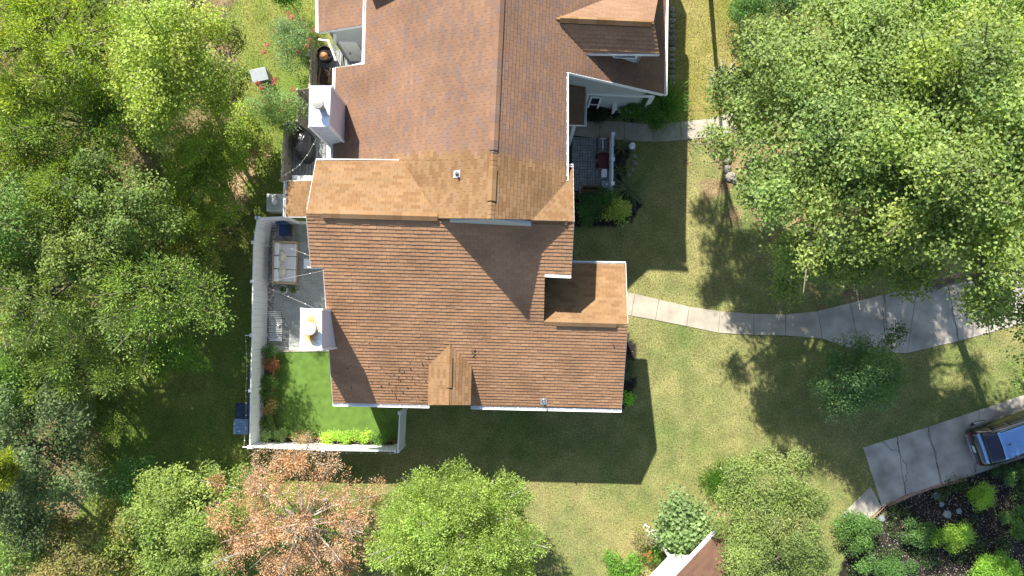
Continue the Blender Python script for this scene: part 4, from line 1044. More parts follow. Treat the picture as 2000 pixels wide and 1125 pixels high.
plant('cedar_tree', 'full bright green cedar lit by the sun at the bottom', 'tree', 895, 1040, 4.0, (3.2, 2.95, 2.9), 84000, .115, .06, G_BRI, 'feather', nl=110, tr=.2, m='needle', lr=(.13, .24), limb=.6, twigs=1, per=30, spread=.10, shell=.6, low=-.3, rag=.4, bark='palebark')
plant('crape_myrtle', 'tall light green shrub tree beside the mulch bed at the lower right', 'tree', 1500, 985, 3.0, (2.15, 2.0, 1.6), 19000, .115, .065, [(0.115, 0.16, 0.042), (0.145, 0.185, 0.055), (0.09, 0.13, 0.035), (0.17, 0.18, 0.075)], nl=30, tr=.07, lr=(.22, .36), limb=.8, twigs=1, per=10, extra=[(1560, 900, 2.6, .45), (1500, 895, 2.6, .4), (1480, 890, 2.6, .3)])
plant('crape_myrtle', 'light green shrub tree overhanging the brown roof in the bottom right', 'tree', 1515, 1095, 3.8, (2.35, 1.6, 1.5), 17000, .115, .065, [(0.12, 0.165, 0.045), (0.145, 0.185, 0.055), (0.095, 0.135, 0.038)], nl=22, tr=.07, lr=(.24, .38), limb=.8, twigs=1, per=10)
plant('big_leaf_shrub', 'pale green big-leaved shrub against the white canopy', 'shrub', 1338, 1025, 1.4, (1.15, 1.15, 1.0), 3600, .20, .15, [(0.13, 0.19, 0.075), (0.16, 0.22, 0.09), (0.11, 0.165, 0.06)], nl=16, tr=.05, per=8, lr=(.3, .45), limb=.4)
# smaller planting
def bush(name, label, cat, px, py, z, r, n, L, Wd, cols, **k):
    k.setdefault('nl', 9); k.setdefault('tr', .025); k.setdefault('part', 'foliage'); k.setdefault('lr', (.35, .55)); k.setdefault('per', 8); k.setdefault('limb', .6)
    return plant(name, label, cat, px, py, z, r, n, L, Wd, cols, **k)
def flowers(root, pts, col, r=.10, n=70, seed=0):
    cen = np.array([list(W(*p)) for p in pts]); rad = np.full((len(pts), 3), r)
    V, F, C = leaf_cloud(cen, rad, n * len(pts), .045, .04, [col, tuple(c * .8 for c in col), tuple(min(.9, c * 1.2) for c in col)], per=6, spread=.03)
    b = np.array(root['_org']); me = np_mesh('blossom', V - b, F, C, M['leaf']); link('blossom', me, root, kind='stuff')
r_ = bush('flowering_shrub', 'pink flowering shrub beside the low west wing roof', 'shrub', 572, 82, 1.9, (1.0, .95, .8), 4200, .10, .045, [(0.10, 0.16, 0.06), (0.13, 0.19, 0.08), (0.08, 0.13, 0.05)], nl=16)
flowers(r_, [(570, 36, 2.3), (565, 28, 2.2), (603, 80, 2.4), (602, 91, 2.4), (584, 100, 2.3), (515, 103, 1.6), (540, 62, 2), (522, 88, 1.8), (615, 60, 2.2)], (0.50, 0.10, 0.13))
r_ = bush('flowering_shrub', 'pink flowering shrub below the grey metal box', 'shrub', 545, 212, 1.6, (.98, .95, .8), 4400, .10, .045, [(0.10, 0.16, 0.05), (0.13, 0.19, 0.06), (0.08, 0.13, 0.04)], nl=16)
flowers(r_, [(513, 171, 1.8), (536, 155, 1.6), (572, 174, 2), (519, 199, 1.9), (552, 201, 2), (564, 200, 2), (553, 214, 2), (503, 164, 1.5), (535, 160, 1.6)], (0.48, 0.13, 0.13))
bush('evergreen_shrub', 'smooth round dark green shrub at the top edge left of the roof', 'shrub', 557, -12, 1.6, (.62, .5, 1.4), 6000, .06, .045, [(0.03, 0.12, 0.01), (0.04, 0.15, 0.012)], nl=1)
bush('shrub', 'low dark shrub between the entry porch and the white screen', 'shrub', 1170, 220, .35, (.66, .42, .35), 4000, .09, .05, [(0.018, 0.03, 0.014), (0.025, 0.04, 0.016)], nl=12)
bush('hedge', 'clipped dark hedge under the tall grey gable wall', 'hedge', 1258, 213, .8, (1.1, .55, .7), 7000, .09, .05, [(0.05, 0.11, 0.02), (0.06, 0.13, 0.02)], nl=14)
bush('shrub', 'grassy green shrub at the end of the hedge by the stone edging', 'shrub', 1296, 198, .7, (.55, .75, .6), 1600, .32, .03, [(0.07, 0.15, 0.03), (0.09, 0.18, 0.03)], style='feather', nl=7)
bush('shrub', 'dark leafy shrub at the end of the courtyard', 'shrub', 1150, 402, .5, (.75, .6, .5), 3000, .10, .06, [(0.045, 0.10, 0.03), (0.06, 0.12, 0.03)], nl=10)
bush('shrub', 'pale yellow variegated shrub below the spiky plant', 'shrub', 1204, 412, .6, (.5, .38, .4), 1500, .11, .07, [(0.34, 0.36, 0.09), (0.26, 0.30, 0.07), (0.10, 0.17, 0.03)], nl=8)
bush('shrub', 'low mid green shrub between the dark shrub and the pale yellow one', 'shrub', 1186, 388, .5, (.5, .4, .4), 1500, .09, .05, [(0.06, 0.13, 0.03), (0.08, 0.15, 0.03)], nl=8)
bush('shrub', 'dark round shrub at the top edge left of the shade trees', 'shrub', 1458, 22, .8, (.85, .75, .7), 3600, .11, .05, [(0.04, 0.09, 0.02), (0.055, 0.12, 0.022)], nl=12)
bush('shrub', 'dark green shrub at the top edge beside the round one', 'shrub', 1540, 5, 1.0, (1.1, .7, .8), 3600, .11, .05, [(0.03, 0.07, 0.02), (0.045, 0.09, 0.022)], nl=12)
bush('shrub', 'bright lime mound shrub at the driveway edge', 'shrub', 1914, 968, .4, (.52, .62, .4), 2600, .10, .04, [(0.17, 0.27, 0.03), (0.22, 0.32, 0.05), (0.12, 0.2, 0.03)], nl=9)
bush('shrub', 'wide bright green shrub in the middle of the mulch bed', 'shrub', 1862, 1045, .5, (1.0, .75, .5), 3600, .10, .05, [(0.14, 0.24, 0.03), (0.18, 0.27, 0.04)], nl=12)
bush('shrub', 'bright green shrub at the bottom edge below the mulch bed', 'shrub', 1940, 1105, .5, (1.2, .7, .5), 4200, .10, .05, [(0.12, 0.23, 0.03), (0.15, 0.26, 0.035)], nl=12)
bush('shrub', 'dark leafy shrub between the pale shrub tree and the driveway end', 'shrub', 1668, 1035, .6, (.85, 1.1, .6), 4200, .11, .05, [(0.06, 0.12, 0.03), (0.09, 0.16, 0.04)], nl=12)
bush('shrub', 'dark shrub in the bottom middle of the mulch bed', 'shrub', 1730, 1110, .6, (1.2, .6, .5), 3600, .11, .05, [(0.05, 0.11, 0.03), (0.08, 0.15, 0.035)], nl=12)
bush('shrub', 'dull green shrub by the flagstones in the mulch bed', 'shrub', 1790, 1040, .45, (.7, .6, .45), 2600, .10, .05, [(0.05, 0.10, 0.03), (0.08, 0.14, 0.035)], nl=10)
bush('shrub', 'low green ground cover at the right edge of the mulch bed', 'shrub', 1985, 1020, .35, (.6, 1.0, .35), 2600, .10, .05, [(0.06, 0.12, 0.03), (0.09, 0.16, 0.035)], nl=10)
bush('shrub', 'dark green shrub below the car', 'shrub', 1975, 925, .4, (.9, .4, .4), 2600, .10, .05, [(0.04, 0.08, 0.025), (0.06, 0.11, 0.03)], nl=10)
bush('border_grass', 'arching strip of dark border grass on the lawn beside the light green shrub tree', 'grass', 1425, 940, .18, (1.15, .75, .16), 4200, .22, .018, [(0.06, 0.15, 0.02), (0.08, 0.18, 0.022)], style='feather', nl=16, trunk=False)
bush('border_grass', 'green ground plants beside the lattice at the bottom edge', 'grass', 1215, 1105, .25, (.75, .5, .22), 2600, .14, .05, [(0.09, 0.18, 0.03), (0.12, 0.22, 0.04)], nl=10, trunk=False)
bush('ground_plant', 'low green plants under the lattice trellis', 'plant', 1292, 1068, .4, (.6, .7, .35), 2200, .12, .06, [(0.08, 0.17, 0.03), (0.11, 0.21, 0.04)], nl=9, trunk=False)
cen = []; rad = []
for k in range(70):
    px, py = random.uniform(1660, 2060), random.uniform(940, 1150)
    if not inpoly(np.array([px]), np.array([py]), MULCH)[0]: continue
    q = random.uniform(.12, .42); cen.append(list(W(px, py, .12))); rad.append([q, q, q * .5])
V, F, C = leaf_cloud(np.array(cen), np.array(rad), 9000, .09, .045, [(0.07, 0.13, 0.035), (0.10, 0.17, 0.04), (0.05, 0.09, 0.03)], per=10)
V[:, 2] = np.maximum(V[:, 2], .02); link('ground_cover', np_mesh('ground_cover', V, F, C, M['leaf']), kind='stuff')
r_ = bush('ground_plant', 'orange flowering plant below the lattice trellis', 'plant', 1274, 1086, .35, (.45, .28, .25), 900, .10, .05, [(0.10, 0.17, 0.03)], nl=6, trunk=False)
flowers(r_, [(1258, 1084, .55), (1268, 1090, .55), (1280, 1086, .55), (1290, 1082, .55), (1272, 1080, .6)], (0.55, 0.20, 0.06), r=.12)
bush('ground_plant', 'small bright green plant at the house corner on the lawn', 'plant', 1229, 779, .25, (.14, .14, .1), 240, .12, .06, [(0.18, 0.36, 0.03)], nl=3, trunk=False)
bush('ground_plant', 'twiggy dark plant against the east house wall', 'plant', 1226, 722, .5, (.3, .7, .4), 900, .1, .04, [(0.06, 0.09, 0.04), (0.09, 0.10, 0.06)], nl=8, twigs=3)
# spiky plants
def spiky(label, px, py, n, L, cols, z0=.05, wd=.03, cat='plant'):
    b = W(px, py, 0); root = thing('spiky_plant', label, cat, b, 'spiky plants'); mb = MB()
    for k in range(n):
        a = random.uniform(0, 6.283); el = random.uniform(.15, 1.25); l = L * random.uniform(.6, 1.15); w_ = wd * random.uniform(.7, 1.2)
        h = Vector((math.cos(a), math.sin(a), 0)); s = Vector((-math.sin(a), math.cos(a), 0)) * w_ / 2; p0 = b + Vector((0, 0, z0)); pts = []
        for t in (0, .35, .7, 1.0):
            pts.append(p0 + h * (l * math.cos(el) * (t + .25 * t * t)) + Vector((0, 0, l * (math.sin(el) * t - .62 * t * t * (1.1 - el * .5)) + .02)))
        c = random.choice(cols); g = random.uniform(.75, 1.25); c = tuple(x * g for x in c)
        mb.face([pts[0] - s * .6, pts[1] - s, pts[1] + s, pts[0] + s * .6], c); mb.face([pts[1] - s, pts[2] - s * .8, pts[2] + s * .8, pts[1] + s], c); mb.face([pts[2] - s * .8, pts[3], pts[2] + s * .8], c)
    for q in range(len(mb.v)):
        if mb.v[q][2] < .01: mb.v[q] = (mb.v[q][0], mb.v[q][1], .01)
    mb.build('blades', M['grassblade'], root, kind='stuff')
    return root
spiky('large spiky plant with long arching blades below the white railing', 1226, 370, 90, 1.05, [(0.17, 0.22, 0.12), (0.13, 0.19, 0.09), (0.10, 0.16, 0.05)])
spiky('small spiky plant by the top of the white railing', 1212, 291, 40, .6, [(0.17, 0.20, 0.10), (0.12, 0.16, 0.06)])
spiky('thin spiky plant between the railing posts', 1208, 332, 34, .55, [(0.13, 0.17, 0.09), (0.09, 0.14, 0.05)])
spiky('pale straw-coloured spiky plant at the edge of the shade tree', 1408, 150, 130, .95, [(0.50, 0.46, 0.32), (0.42, 0.40, 0.26), (0.22, 0.24, 0.10)])

# ------------------------------------------------------------------ planters with flowers round the turf
def planter(label, a, b, wd):
    p, q = W(*a, 0.03), W(*b, 0.03); root = thing('planter_box', label, 'planter', (p + q) / 2, 'long wooden planters on the turf'); d = (q - p).normalized(); s = Vector((-d.y, d.x, 0)) * wd / 2
    for sg in (-1, 1):
        mb = MB(); mb.beam(p + s * sg + Vector((0, 0, .15)), q + s * sg + Vector((0, 0, .15)), .035, .30); mb.build('board', M['planter'], root)
    for e, k in ((p, 1), (q, -1)):
        mb = MB(); mb.beam(e - s * .93 + Vector((0, 0, .15)) + d * .02 * k, e + s * .93 + Vector((0, 0, .15)) + d * .02 * k, .035, .29); mb.build('end_board', M['planter'], root)
    mb = MB(); mb.beam(p + d * .05 + Vector((0, 0, .12)), q - d * .05 + Vector((0, 0, .12)), wd - .05, .22); mb.build('soil', M['soil'], root)
    return root
planter('long wooden planter along the inside of the woods-side fence', (531, 690), (522, 846), .36)
planter('long wooden planter along the inside of the bottom fence', (516, 858), (771, 866), .34)
PL = [(526, 690, 'leafy green plant at the patio end of the side planter', [(0.06, 0.12, 0.03), (0.08, 0.15, 0.04)], None),
      (529, 712, 'rusty red bushy plant near the patio end of the side planter', [(0.26, 0.10, 0.05), (0.30, 0.14, 0.08), (0.20, 0.12, 0.05)], None),
      (523, 745, 'green plant in the middle of the side planter', [(0.07, 0.14, 0.03), (0.10, 0.17, 0.04)], None),
      (521, 768, 'low green plant beyond the middle of the side planter', [(0.08, 0.15, 0.03), (0.06, 0.11, 0.03)], None),
      (527, 792, 'brown-orange bushy plant towards the corner of the side planter', [(0.28, 0.15, 0.07), (0.24, 0.17, 0.06), (0.15, 0.15, 0.05)], None),
      (520, 826, 'dark green plant at the corner end of the side planter', [(0.06, 0.11, 0.03), (0.09, 0.14, 0.04)], None)]
for px, py, lab, cols, _ in PL:
    bush('planter_plant', lab, 'plant', px, py, .55, (.26, .36, .22), 700, .09, .05, cols, nl=6, z0=.2, group='plants in the wooden planters')
PB = [(518, 851, 'white-dotted green plant in the fence corner of the bottom planter', [(0.12, 0.2, 0.04), (0.45, 0.47, 0.3)]),
      (545, 848, 'pale green plant second from the fence corner in the bottom planter', [(0.20, 0.26, 0.10), (0.14, 0.22, 0.06)]),
      (590, 853, 'pink-brown twiggy plant in the bottom planter', [(0.32, 0.22, 0.13), (0.25, 0.20, 0.10), (0.2, 0.24, 0.08)]),
      (640, 853, 'lime green mound in the middle of the bottom planter', [(0.22, 0.33, 0.04), (0.26, 0.37, 0.06)]),
      (672, 853, 'second lime green mound right of the middle of the bottom planter', [(0.22, 0.33, 0.05), (0.18, 0.29, 0.04)]),
      (706, 852, 'yellow-green mound at the shadow edge in the bottom planter', [(0.18, 0.28, 0.04), (0.24, 0.33, 0.05)]),
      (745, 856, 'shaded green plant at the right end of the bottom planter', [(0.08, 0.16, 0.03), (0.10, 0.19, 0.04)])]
for px, py, lab, cols in PB:
    bush('planter_plant', lab, 'plant', px, py, .5, (.40, .22, .22), 800, .085, .045, cols, nl=6, z0=.2, group='plants in the wooden planters')

# ------------------------------------------------------------------ patio furniture
def rb(mb, c, s, rz=th): mb.box(c, s, rz)
FP = 0.047
p = W(563, 515, FP); sofa = thing('sofa', 'wooden outdoor sofa with white cushions on the tiled patio', 'sofa', p)
def loc(u, v, z): q = rot_uv(u, v); return (p.x + q.x, p.y + q.y, FP + z)
LEN, DEP = 1.98, 1.0
mb = MB(); rb(mb, loc(0, 0, .22), (DEP, LEN, .08)); mb.build('frame', M['teak'], sofa, bevel=.01)
mb = MB(); rb(mb, loc(-DEP / 2 + .04, 0, .45), (.09, LEN, .50)); mb.build('back_rail', M['teak'], sofa, bevel=.01)
for sg in (-1, 1):
    mb = MB(); rb(mb, loc(.05, sg * (LEN / 2 - .04), .40), (DEP - .1, .085, .34)); mb.build('armrest', M['teak'], sofa, bevel=.01)
for su in (-1, 1):
    for sv in (-1, 1):
        mb = MB(); rb(mb, loc(su * (DEP / 2 - .06), sv * (LEN / 2 - .06), .09), (.09, .09, .18)); mb.build('leg', M['teak'], sofa)
for k in range(3):
    v = (k - 1) * .61
    mb = MB(); rb(mb, loc(.12, v, .34), (.70, .59, .16)); mb.build('seat_cushion', M['cushion'], sofa, bevel=.045)
    mb = MB(); q = loc(-.30, v, .58); mb.box(q, (.20, .58, .46), th); mb.build('back_cushion', M['cushion'], sofa, bevel=.06)
for k, (v, lab) in enumerate(((.28, 'cream patterned pillow nearer the house corner end of the sofa'), (-.42, 'cream patterned pillow nearer the flower pots on the sofa'))):
    q = loc(-.10, v, .56); mb = MB(); ax = (Vector((.75, .1, -.55)).normalized(), Vector((0, 1, 0)), Vector((.55, 0, .83)))
    mb.blob(q, (.20, .27, .17), 14, 8, .05, k); o = mb.build('pillow', M['pillow'], smooth=True); tag(o, lab, 'pillow', 'pillows on the sofa')
# side table, navy storage seat and pole umbrella, pots, slatted bench
t = W(610, 517, FP); st = thing('side_table', 'light grey side table half under the roof edge beside the sofa', 'table', t)
mb = MB(); mb.box((t.x, t.y, .52), (.5, .46, .05), th); mb.build('table_top', M['vinyl'], st, bevel=.01)
for a in (-1, 1):
    for b in (-1, 1): mb = MB(); mb.box((t.x + a * .2, t.y + b * .18, .27), (.05, .05, .45), th); mb.build('leg', M['vinyl'], st)
t = W(562, 452, FP); nb = thing('storage_chair', 'navy blue chair with a dark seat in the patio corner', 'chair', t)
mb = MB(); mb.box((t.x, t.y, .45), (.5, .5, .09), th); mb.build('seat', M['navy'], nb, bevel=.02)
mb = MB(); mb.box((t.x - .02, t.y + .26, .72), (.5, .07, .5), th); mb.build('backrest', M['navy'], nb, bevel=.02)
mb = MB(); mb.box((t.x + .27, t.y, .48), (.07, .5, .30), th); mb.build('armrest', M['black'], nb, bevel=.01)
for a in (-1, 1):
    for b in (-1, 1): mb = MB(); mb.box((t.x + a * .21, t.y + b * .21, .22), (.045, .045, .38), th); mb.build('leg', M['black'], nb)
mb = MB(); mb.prism([W(577, 440, FP), W(601, 438, FP), W(604, 472, FP), W(577, 472, FP)], (0, 0, .015)); o = mb.build('doormat', mat('grey_green_mat', (.22, .24, .21), .95, .2, 5), None); tag(o, 'grey-green mat beside the navy chair', 'mat')
def pot(label, px, py, r, h, cols):
    c = W(px, py, FP); root = thing('plant_pot', label, 'plant pot', c, 'flower pots on the patio')
    mb = MB(); mb.lathe((c.x, c.y, FP), [(r * .7, 0), (r, h), (r * 1.08, h), (r * 1.08, h + .03), (r * .9, h + .03), (r * .88, h - .04)], 20); mb.build('pot', M['vinyl'], root)
    V, F, C = leaf_cloud(np.array([[c.x, c.y, FP + h + .02]]), [r * .8], 130, .10, .045, cols, per=4, spread=.04)
    link('plant', np_mesh('plant', V - np.array(c), F, C, M['leaf']), root, kind='stuff')
pot('larger round pot of dark soil and green leaves below the sofa', 558, 566, .19, .34, [(0.07, 0.13, 0.03), (0.10, 0.16, 0.04)])
pot('smaller round pot with a curling green plant below the sofa', 578, 567, .12, .24, [(0.15, 0.22, 0.04), (0.1, 0.18, 0.04)])
c = W(545, 637, FP); be = thing('slatted_lounger', 'grey metal slatted lounger with a white cup on it', 'lounger', c)
for k in range(17):
    v = .66 - k * .083; z = .42 + max(0, k - 11) * .0 + (max(0, .28 - (k) * .06) if k < 5 else 0)
    a = rot_uv(-.30, v); b = rot_uv(.30, v); mb = MB(); mb.beam((c.x + a.x, c.y + a.y, FP + z), (c.x + b.x, c.y + b.y, FP + z), .042, .02); mb.build('slat', M['galv'], be)
for sg in (-1, 1):
    a, b, e = rot_uv(sg * .27, .70), rot_uv(sg * .27, .36), rot_uv(sg * .27, -.72)
    mb = MB(); mb.beam((c.x + a.x, c.y + a.y, FP + .68), (c.x + b.x, c.y + b.y, FP + .40), .03, .03); mb.beam((c.x + b.x, c.y + b.y, FP + .40), (c.x + e.x, c.y + e.y, FP + .40), .03, .03); mb.build('side_rail', M['darkmetal'], be)
    for v in (.36, -.62):
        a = rot_uv(sg * .27, v); mb = MB(); mb.beam((c.x + a.x, c.y + a.y, FP), (c.x + a.x, c.y + a.y, FP + .40), .03, .03); mb.build('leg', M['darkmetal'], be)
q = W(543, 634, FP + .55); mb = MB(); mb.lathe((q.x, q.y, FP + .43), [(.035, 0), (.06, .12), (.05, .12), (.03, .03)], 14); tag(mb.build('cup', M['vinyl']), 'white cup standing on the slatted lounger', 'cup')
q = W(541, 663, FP); mb = MB(); mb.box((q.x, q.y, FP + .2), (.42, .12, .4), th); sb = tag(mb.build('step_stool', M['galv'], bevel=.01), 'narrow pale stool at the foot of the slatted lounger', 'stool')
# air conditioner
c = W(548, 402, 0); ac = thing('air_conditioner', 'round-fan air conditioner unit outside the white fence corner', 'air conditioner', c)
mb = MB(); mb.box((c.x, c.y, .40), (.74, .80, .80), th); mb.build('casing', mat('pale_metal_casing', (.55, .55, .52), .5, .06, 5), ac, bevel=.02)
mb = MB(); mb.lathe((c.x, c.y + .02, .80), [(.34, 0), (.34, .03), (.28, .03), (.27, .012)], 24); mb.build('fan_ring', M['galv'], ac)
mb = MB(); mb.lathe((c.x, c.y + .02, .802), [(.27, 0), (.27, .008)], 24); mb.build('fan_well', M['darkmetal'], ac)
mb = MB(); mb.lathe((c.x, c.y + .02, .81), [(.13, 0), (.12, .04)], 20); mb.build('fan_hub', M['vinyl'], ac)
for k in range(16):
    a = k * math.pi / 8; mb = MB(); mb.beam((c.x + .12 * math.cos(a), c.y + .02 + .12 * math.sin(a), .835), (c.x + .32 * math.cos(a), c.y + .02 + .32 * math.sin(a), .835), .008, .008); mb.build('guard_wire', M['galv'], ac)
# covered grill on the deck
c = W(602, 292, DZ); gr = thing('covered_grill', 'barbecue grill under a glossy black cover on the deck', 'grill', c)
mb = MB(); prof = [(1.0, 0), (1.0, .55), (.98, .85), (.86, 1.02), (.55, 1.10), (.15, 1.12)]; rg = random.Random(4); rings = []
for s_, z in prof:
    i = len(mb.v)
    for q in range(28):
        a = q * 2 * math.pi / 28; e = 3.2; ca, sa = math.cos(a), math.sin(a); k = (abs(ca) ** e + abs(sa) ** e) ** (-1 / e)
        jj = 1 + rg.uniform(-.05, .05); mb.v.append((c.x + .33 * s_ * k * ca * jj, c.y + .66 * s_ * k * sa * jj, DZ + z + rg.uniform(-.02, .02)))
    rings.append(i)
for r0, r1 in zip(rings, rings[1:]):
    for q in range(28): mb.f.append((r0 + q, r0 + (q + 1) % 28, r1 + (q + 1) % 28, r1 + q)); mb.c.append(None)
mb.f.append(tuple(range(rings[-1], rings[-1] + 28))); mb.c.append(None)
mb.build('cover', mat('glossy_black_cover', (.018, .018, .02), .3, .2, 8, .4, 7), gr, smooth=True)
for a in (-1, 1):
    for b in (-1, 1): mb = MB(); mb.lathe((c.x + a * .25, c.y + b * .5, DZ), [(.04, 0), (.04, .06)], 10); mb.build('caster', M['black'], gr)
# round black pot with terracotta urn, dark rectangular planter
c = W(639, 113, DZ); rp = thing('round_planter', 'round black pot with coiled rim beside the grey board fence', 'plant pot', c)
mb = MB(); mb.lathe((c.x, c.y, DZ), [(.26, 0), (.34, .45), (.36, .50), (.33, .52), (.31, .48), (.30, .40)], 24); mb.build('pot', M['black'], rp)
mb = MB(); mb.lathe((c.x, c.y, DZ + .38), [(.30, 0), (.29, .03)], 20); mb.build('soil', M['soil'], rp)
c2 = W(632, 108, DZ + .7); mb = MB(); mb.lathe((c2.x, c2.y, DZ + .42), [(.08, 0), (.15, .10), (.17, .22), (.12, .34), (.06, .38)], 16); tag(mb.build('urn', M['terracotta'], smooth=True), 'orange terracotta urn standing in the round black pot', 'urn')
a, b = W(640, 138, DZ), W(636, 166, DZ); rt = thing('trough_planter', 'dark rectangular trough of soil beside the tall white chimney', 'planter', (a + b) / 2)
m_ = (a + b) / 2; L_ = (a - b).length
for sg in (-1, 1):
    mb = MB(); mb.beam((a.x + sg * .23, a.y, DZ + .2), (b.x + sg * .23, b.y, DZ + .2), .04, .4); mb.build('side_board', M['planter'], rt)
mb = MB(); mb.beam((a.x, a.y, DZ + .16), (b.x, b.y, DZ + .16), .42, .3); mb.build('soil', M['soil'], rt)
# grey metal utility box on the grass, bins behind the fence
c = W(518, 158, 0); ub = thing('utility_box', 'grey metal utility box on the grass strip', 'utility box', c)
mb = MB(); mb.box((c.x, c.y, .36), (.70, .50, .72), .22); mb.build('body', M['greybox'], ub, bevel=.02)
ax = (Vector((math.cos(.22), math.sin(.22), 0)), Vector((-math.sin(.22) * .97, math.cos(.22) * .97, .2)).normalized()); 
mb = MB(); mb.box((c.x, c.y, .76), (.74, .56, .05), axes=(ax[0], ax[1], ax[0].cross(ax[1]))); mb.build('lid', mat('pale_grey_lid', (.33, .36, .38), .4, .1, 5), ub, bevel=.012)
mb = MB(); mb.box((c.x - .02, c.y + .13, .80), (.62, .03, .02), axes=(ax[0], ax[1], ax[0].cross(ax[1]))); mb.build('lid_rib', M['greybox'], ub)
def bin_(label, px, py, m, seed):
    c = W(px, py, 0); root = thing('wheelie_bin', label, 'bin', c, 'bins behind the white fence')
    s = .26; mb = MB(); b0 = [(-s * .8, -s * .85), (s * .8, -s * .85), (s * .8, s * .85), (-s * .8, s * .85)]; t0 = [(-.30, -.33), (.30, -.33), (.30, .33), (-.30, .33)]
    i = 0; mb.v = [(c.x + x, c.y + y, .06) for x, y in b0] + [(c.x + x, c.y + y, 1.0) for x, y in t0]
    mb.f = [(3, 2, 1, 0), (4, 5, 6, 7)] + [(k, (k + 1) % 4, 4 + (k + 1) % 4, 4 + k) for k in range(4)]; mb.c = [None] * 6; mb.build('body', m, root, bevel=.03)
    mb = MB(); mb.box((c.x, c.y, 1.035), (.66, .70, .06), th); lid = mb.build('lid', m, root, bevel=.025)
    mb = MB(); mb.box((c.x - .02, c.y, 1.072), (.46, .52, .02), th); mb.build('lid_panel', m, lid, bevel=.01)
    mb = MB(); mb.tube([(c.x + .36, c.y - .25, .98), (c.x + .36, c.y + .25, .98)], .018, 8); mb.build('handle', M['black'], root)
    for sg in (-1, 1):
        mb = MB(); mb.tube([(c.x + .22, c.y + sg * .24, .11), (c.x + .22, c.y + sg * .30, .11)], .11, 14); mb.build('wheel', M['tyre'], root)
    return root
bin_('dark navy wheeled bin behind the fence, next to the pale blue one', 491, 797, M['bin_navy'], 0)
bin_('pale blue-grey wheeled bin behind the fence corner', 488, 827, M['bin_blue'], 1)

# ------------------------------------------------------------------ courtyard: white railing, cart, lantern and boxes
rl = [W(1197, 263, 1.0), W(1196.5, 312, 1.0), W(1196, 359, 1.0)]; r0 = thing('railing', 'white picket railing along the courtyard edge', 'railing', (rl[0].x, rl[0].y, 0))
for p in rl:
    mb = MB(); mb.box((p.x, p.y, .55), (.11, .11, 1.1), th); o = mb.build('post', M['vinyl'], r0); mb = MB(); mb.box((p.x, p.y, 1.12), (.16, .16, .04), th); mb.build('cap', M['vinyl'], o)
for p, q in zip(rl, rl[1:]):
    for z in (.98, .15): mb = MB(); mb.beam((p.x, p.y - .06, z), (q.x, q.y + .06, z), .07, .05); mb.build('rail', M['vinyl'], r0)
    L = (q - p).length
    for k in range(1, int(L / .13)):
        c = p + (q - p) * (k * .13 / L); mb = MB(); mb.box((c.x, c.y, .565), (.04, .04, .78), th); mb.build('picket', M['vinyl'], r0)
c = W(1176, 312, .06); ct = thing('garden_cart', 'dark red garden cart with a long handle on the pavers', 'cart', c)
mb = MB(); mb.box((c.x, c.y - .1, .32), (.42, .62, .04), th); mb.build('bed', M['red'], ct)
for sx, sy, a, b in ((-.21, -.1, .03, .62), (.21, -.1, .03, .62), (0, -.41, .42, .03), (0, .21, .42, .03)):
    mb = MB(); mb.box((c.x + sx, c.y + sy, .42), (a, b, .2), th); mb.build('side', M['red'], ct)
for sx in (-1, 1):
    for y in (-.32, .14):
        mb = MB(); mb.tube([(c.x + sx * .23, c.y + y, .18), (c.x + sx * .29, c.y + y, .18)], .12, 14); wl_ = mb.build('wheel', M['tyre'], ct)
        mb = MB(); mb.tube([(c.x + sx * .292, c.y + y, .18), (c.x + sx * .296, c.y + y, .18)], .06, 10); mb.build('rim', M['red'], wl_)
mb = MB(); mb.beam((c.x, c.y + .24, .30), (c.x - .05, c.y + .78, .75), .03, .03); mb.beam((c.x - .20, c.y + .80, .77), (c.x + .10, c.y + .80, .77), .035, .035); mb.build('handle', M['galv'], ct)
for sx in (-.24, .24):
    mb = MB(); mb.beam((c.x + sx, c.y + .35, .2), (c.x + sx * 1.05, c.y + .95, .35), .05, .05); mb.build('frame_tube', M['red'], ct)
c = W(1178, 342, .06); ln = thing('lantern', 'white box lantern on the pavers below the red cart', 'lantern', c)
mb = MB(); mb.box((c.x, c.y, .08), (.22, .36, .05), th); mb.build('base', M['vinyl'], ln)
for a in (-1, 1):
    for b in (-1, 1): mb = MB(); mb.box((c.x + a * .09, c.y + b * .155, .27), (.025, .025, .33), th); mb.build('corner_post', M['vinyl'], ln)
mb = MB(); mb.box((c.x, c.y, .27), (.15, .28, .32), th); mb.build('pane', M['glass'], ln)
mb = MB(); mb.box((c.x, c.y, .455), (.24, .38, .04), th); mb.build('top', M['vinyl'], ln)
c = W(1181, 363, .02); gb = thing('grey_box', 'grey lidded box at the bottom corner of the courtyard', 'box', c)
mb = MB(); mb.box((c.x, c.y, .2), (.36, .32, .36), th); mb.build('body', M['greybox'], gb, bevel=.01)
mb = MB(); mb.box((c.x, c.y, .40), (.38, .34, .035), th); mb.build('lid', mat('slate_grey_lid', (.25, .26, .30), .5, .1, 5), gb); mb = MB(); mb.lathe((c.x + .04, c.y, .418), [(.04, 0), (.035, .03)], 12); mb.build('knob', M['galv'], gb)
c = W(1153, 371, .02); tp = thing('trough_planter', 'black trough planter with a pale rim in the courtyard', 'planter', c)
for sx, sy, a, b in ((0, .10, .78, .03), (0, -.10, .78, .03), (.38, 0, .03, .17), (-.38, 0, .03, .17)): mb = MB(); mb.box((c.x + sx, c.y + sy, .2), (a, b, .3), th); mb.build('side', M['planter'], tp)
mb = MB(); mb.box((c.x, c.y, .17), (.72, .16, .26), th); mb.build('soil', M['soil'], tp)
c = W(1201, 201, 1.3); ps = thing('privacy_screen', 'narrow white screen standing before the grey gable wall', 'screen', (c.x, c.y, 0))
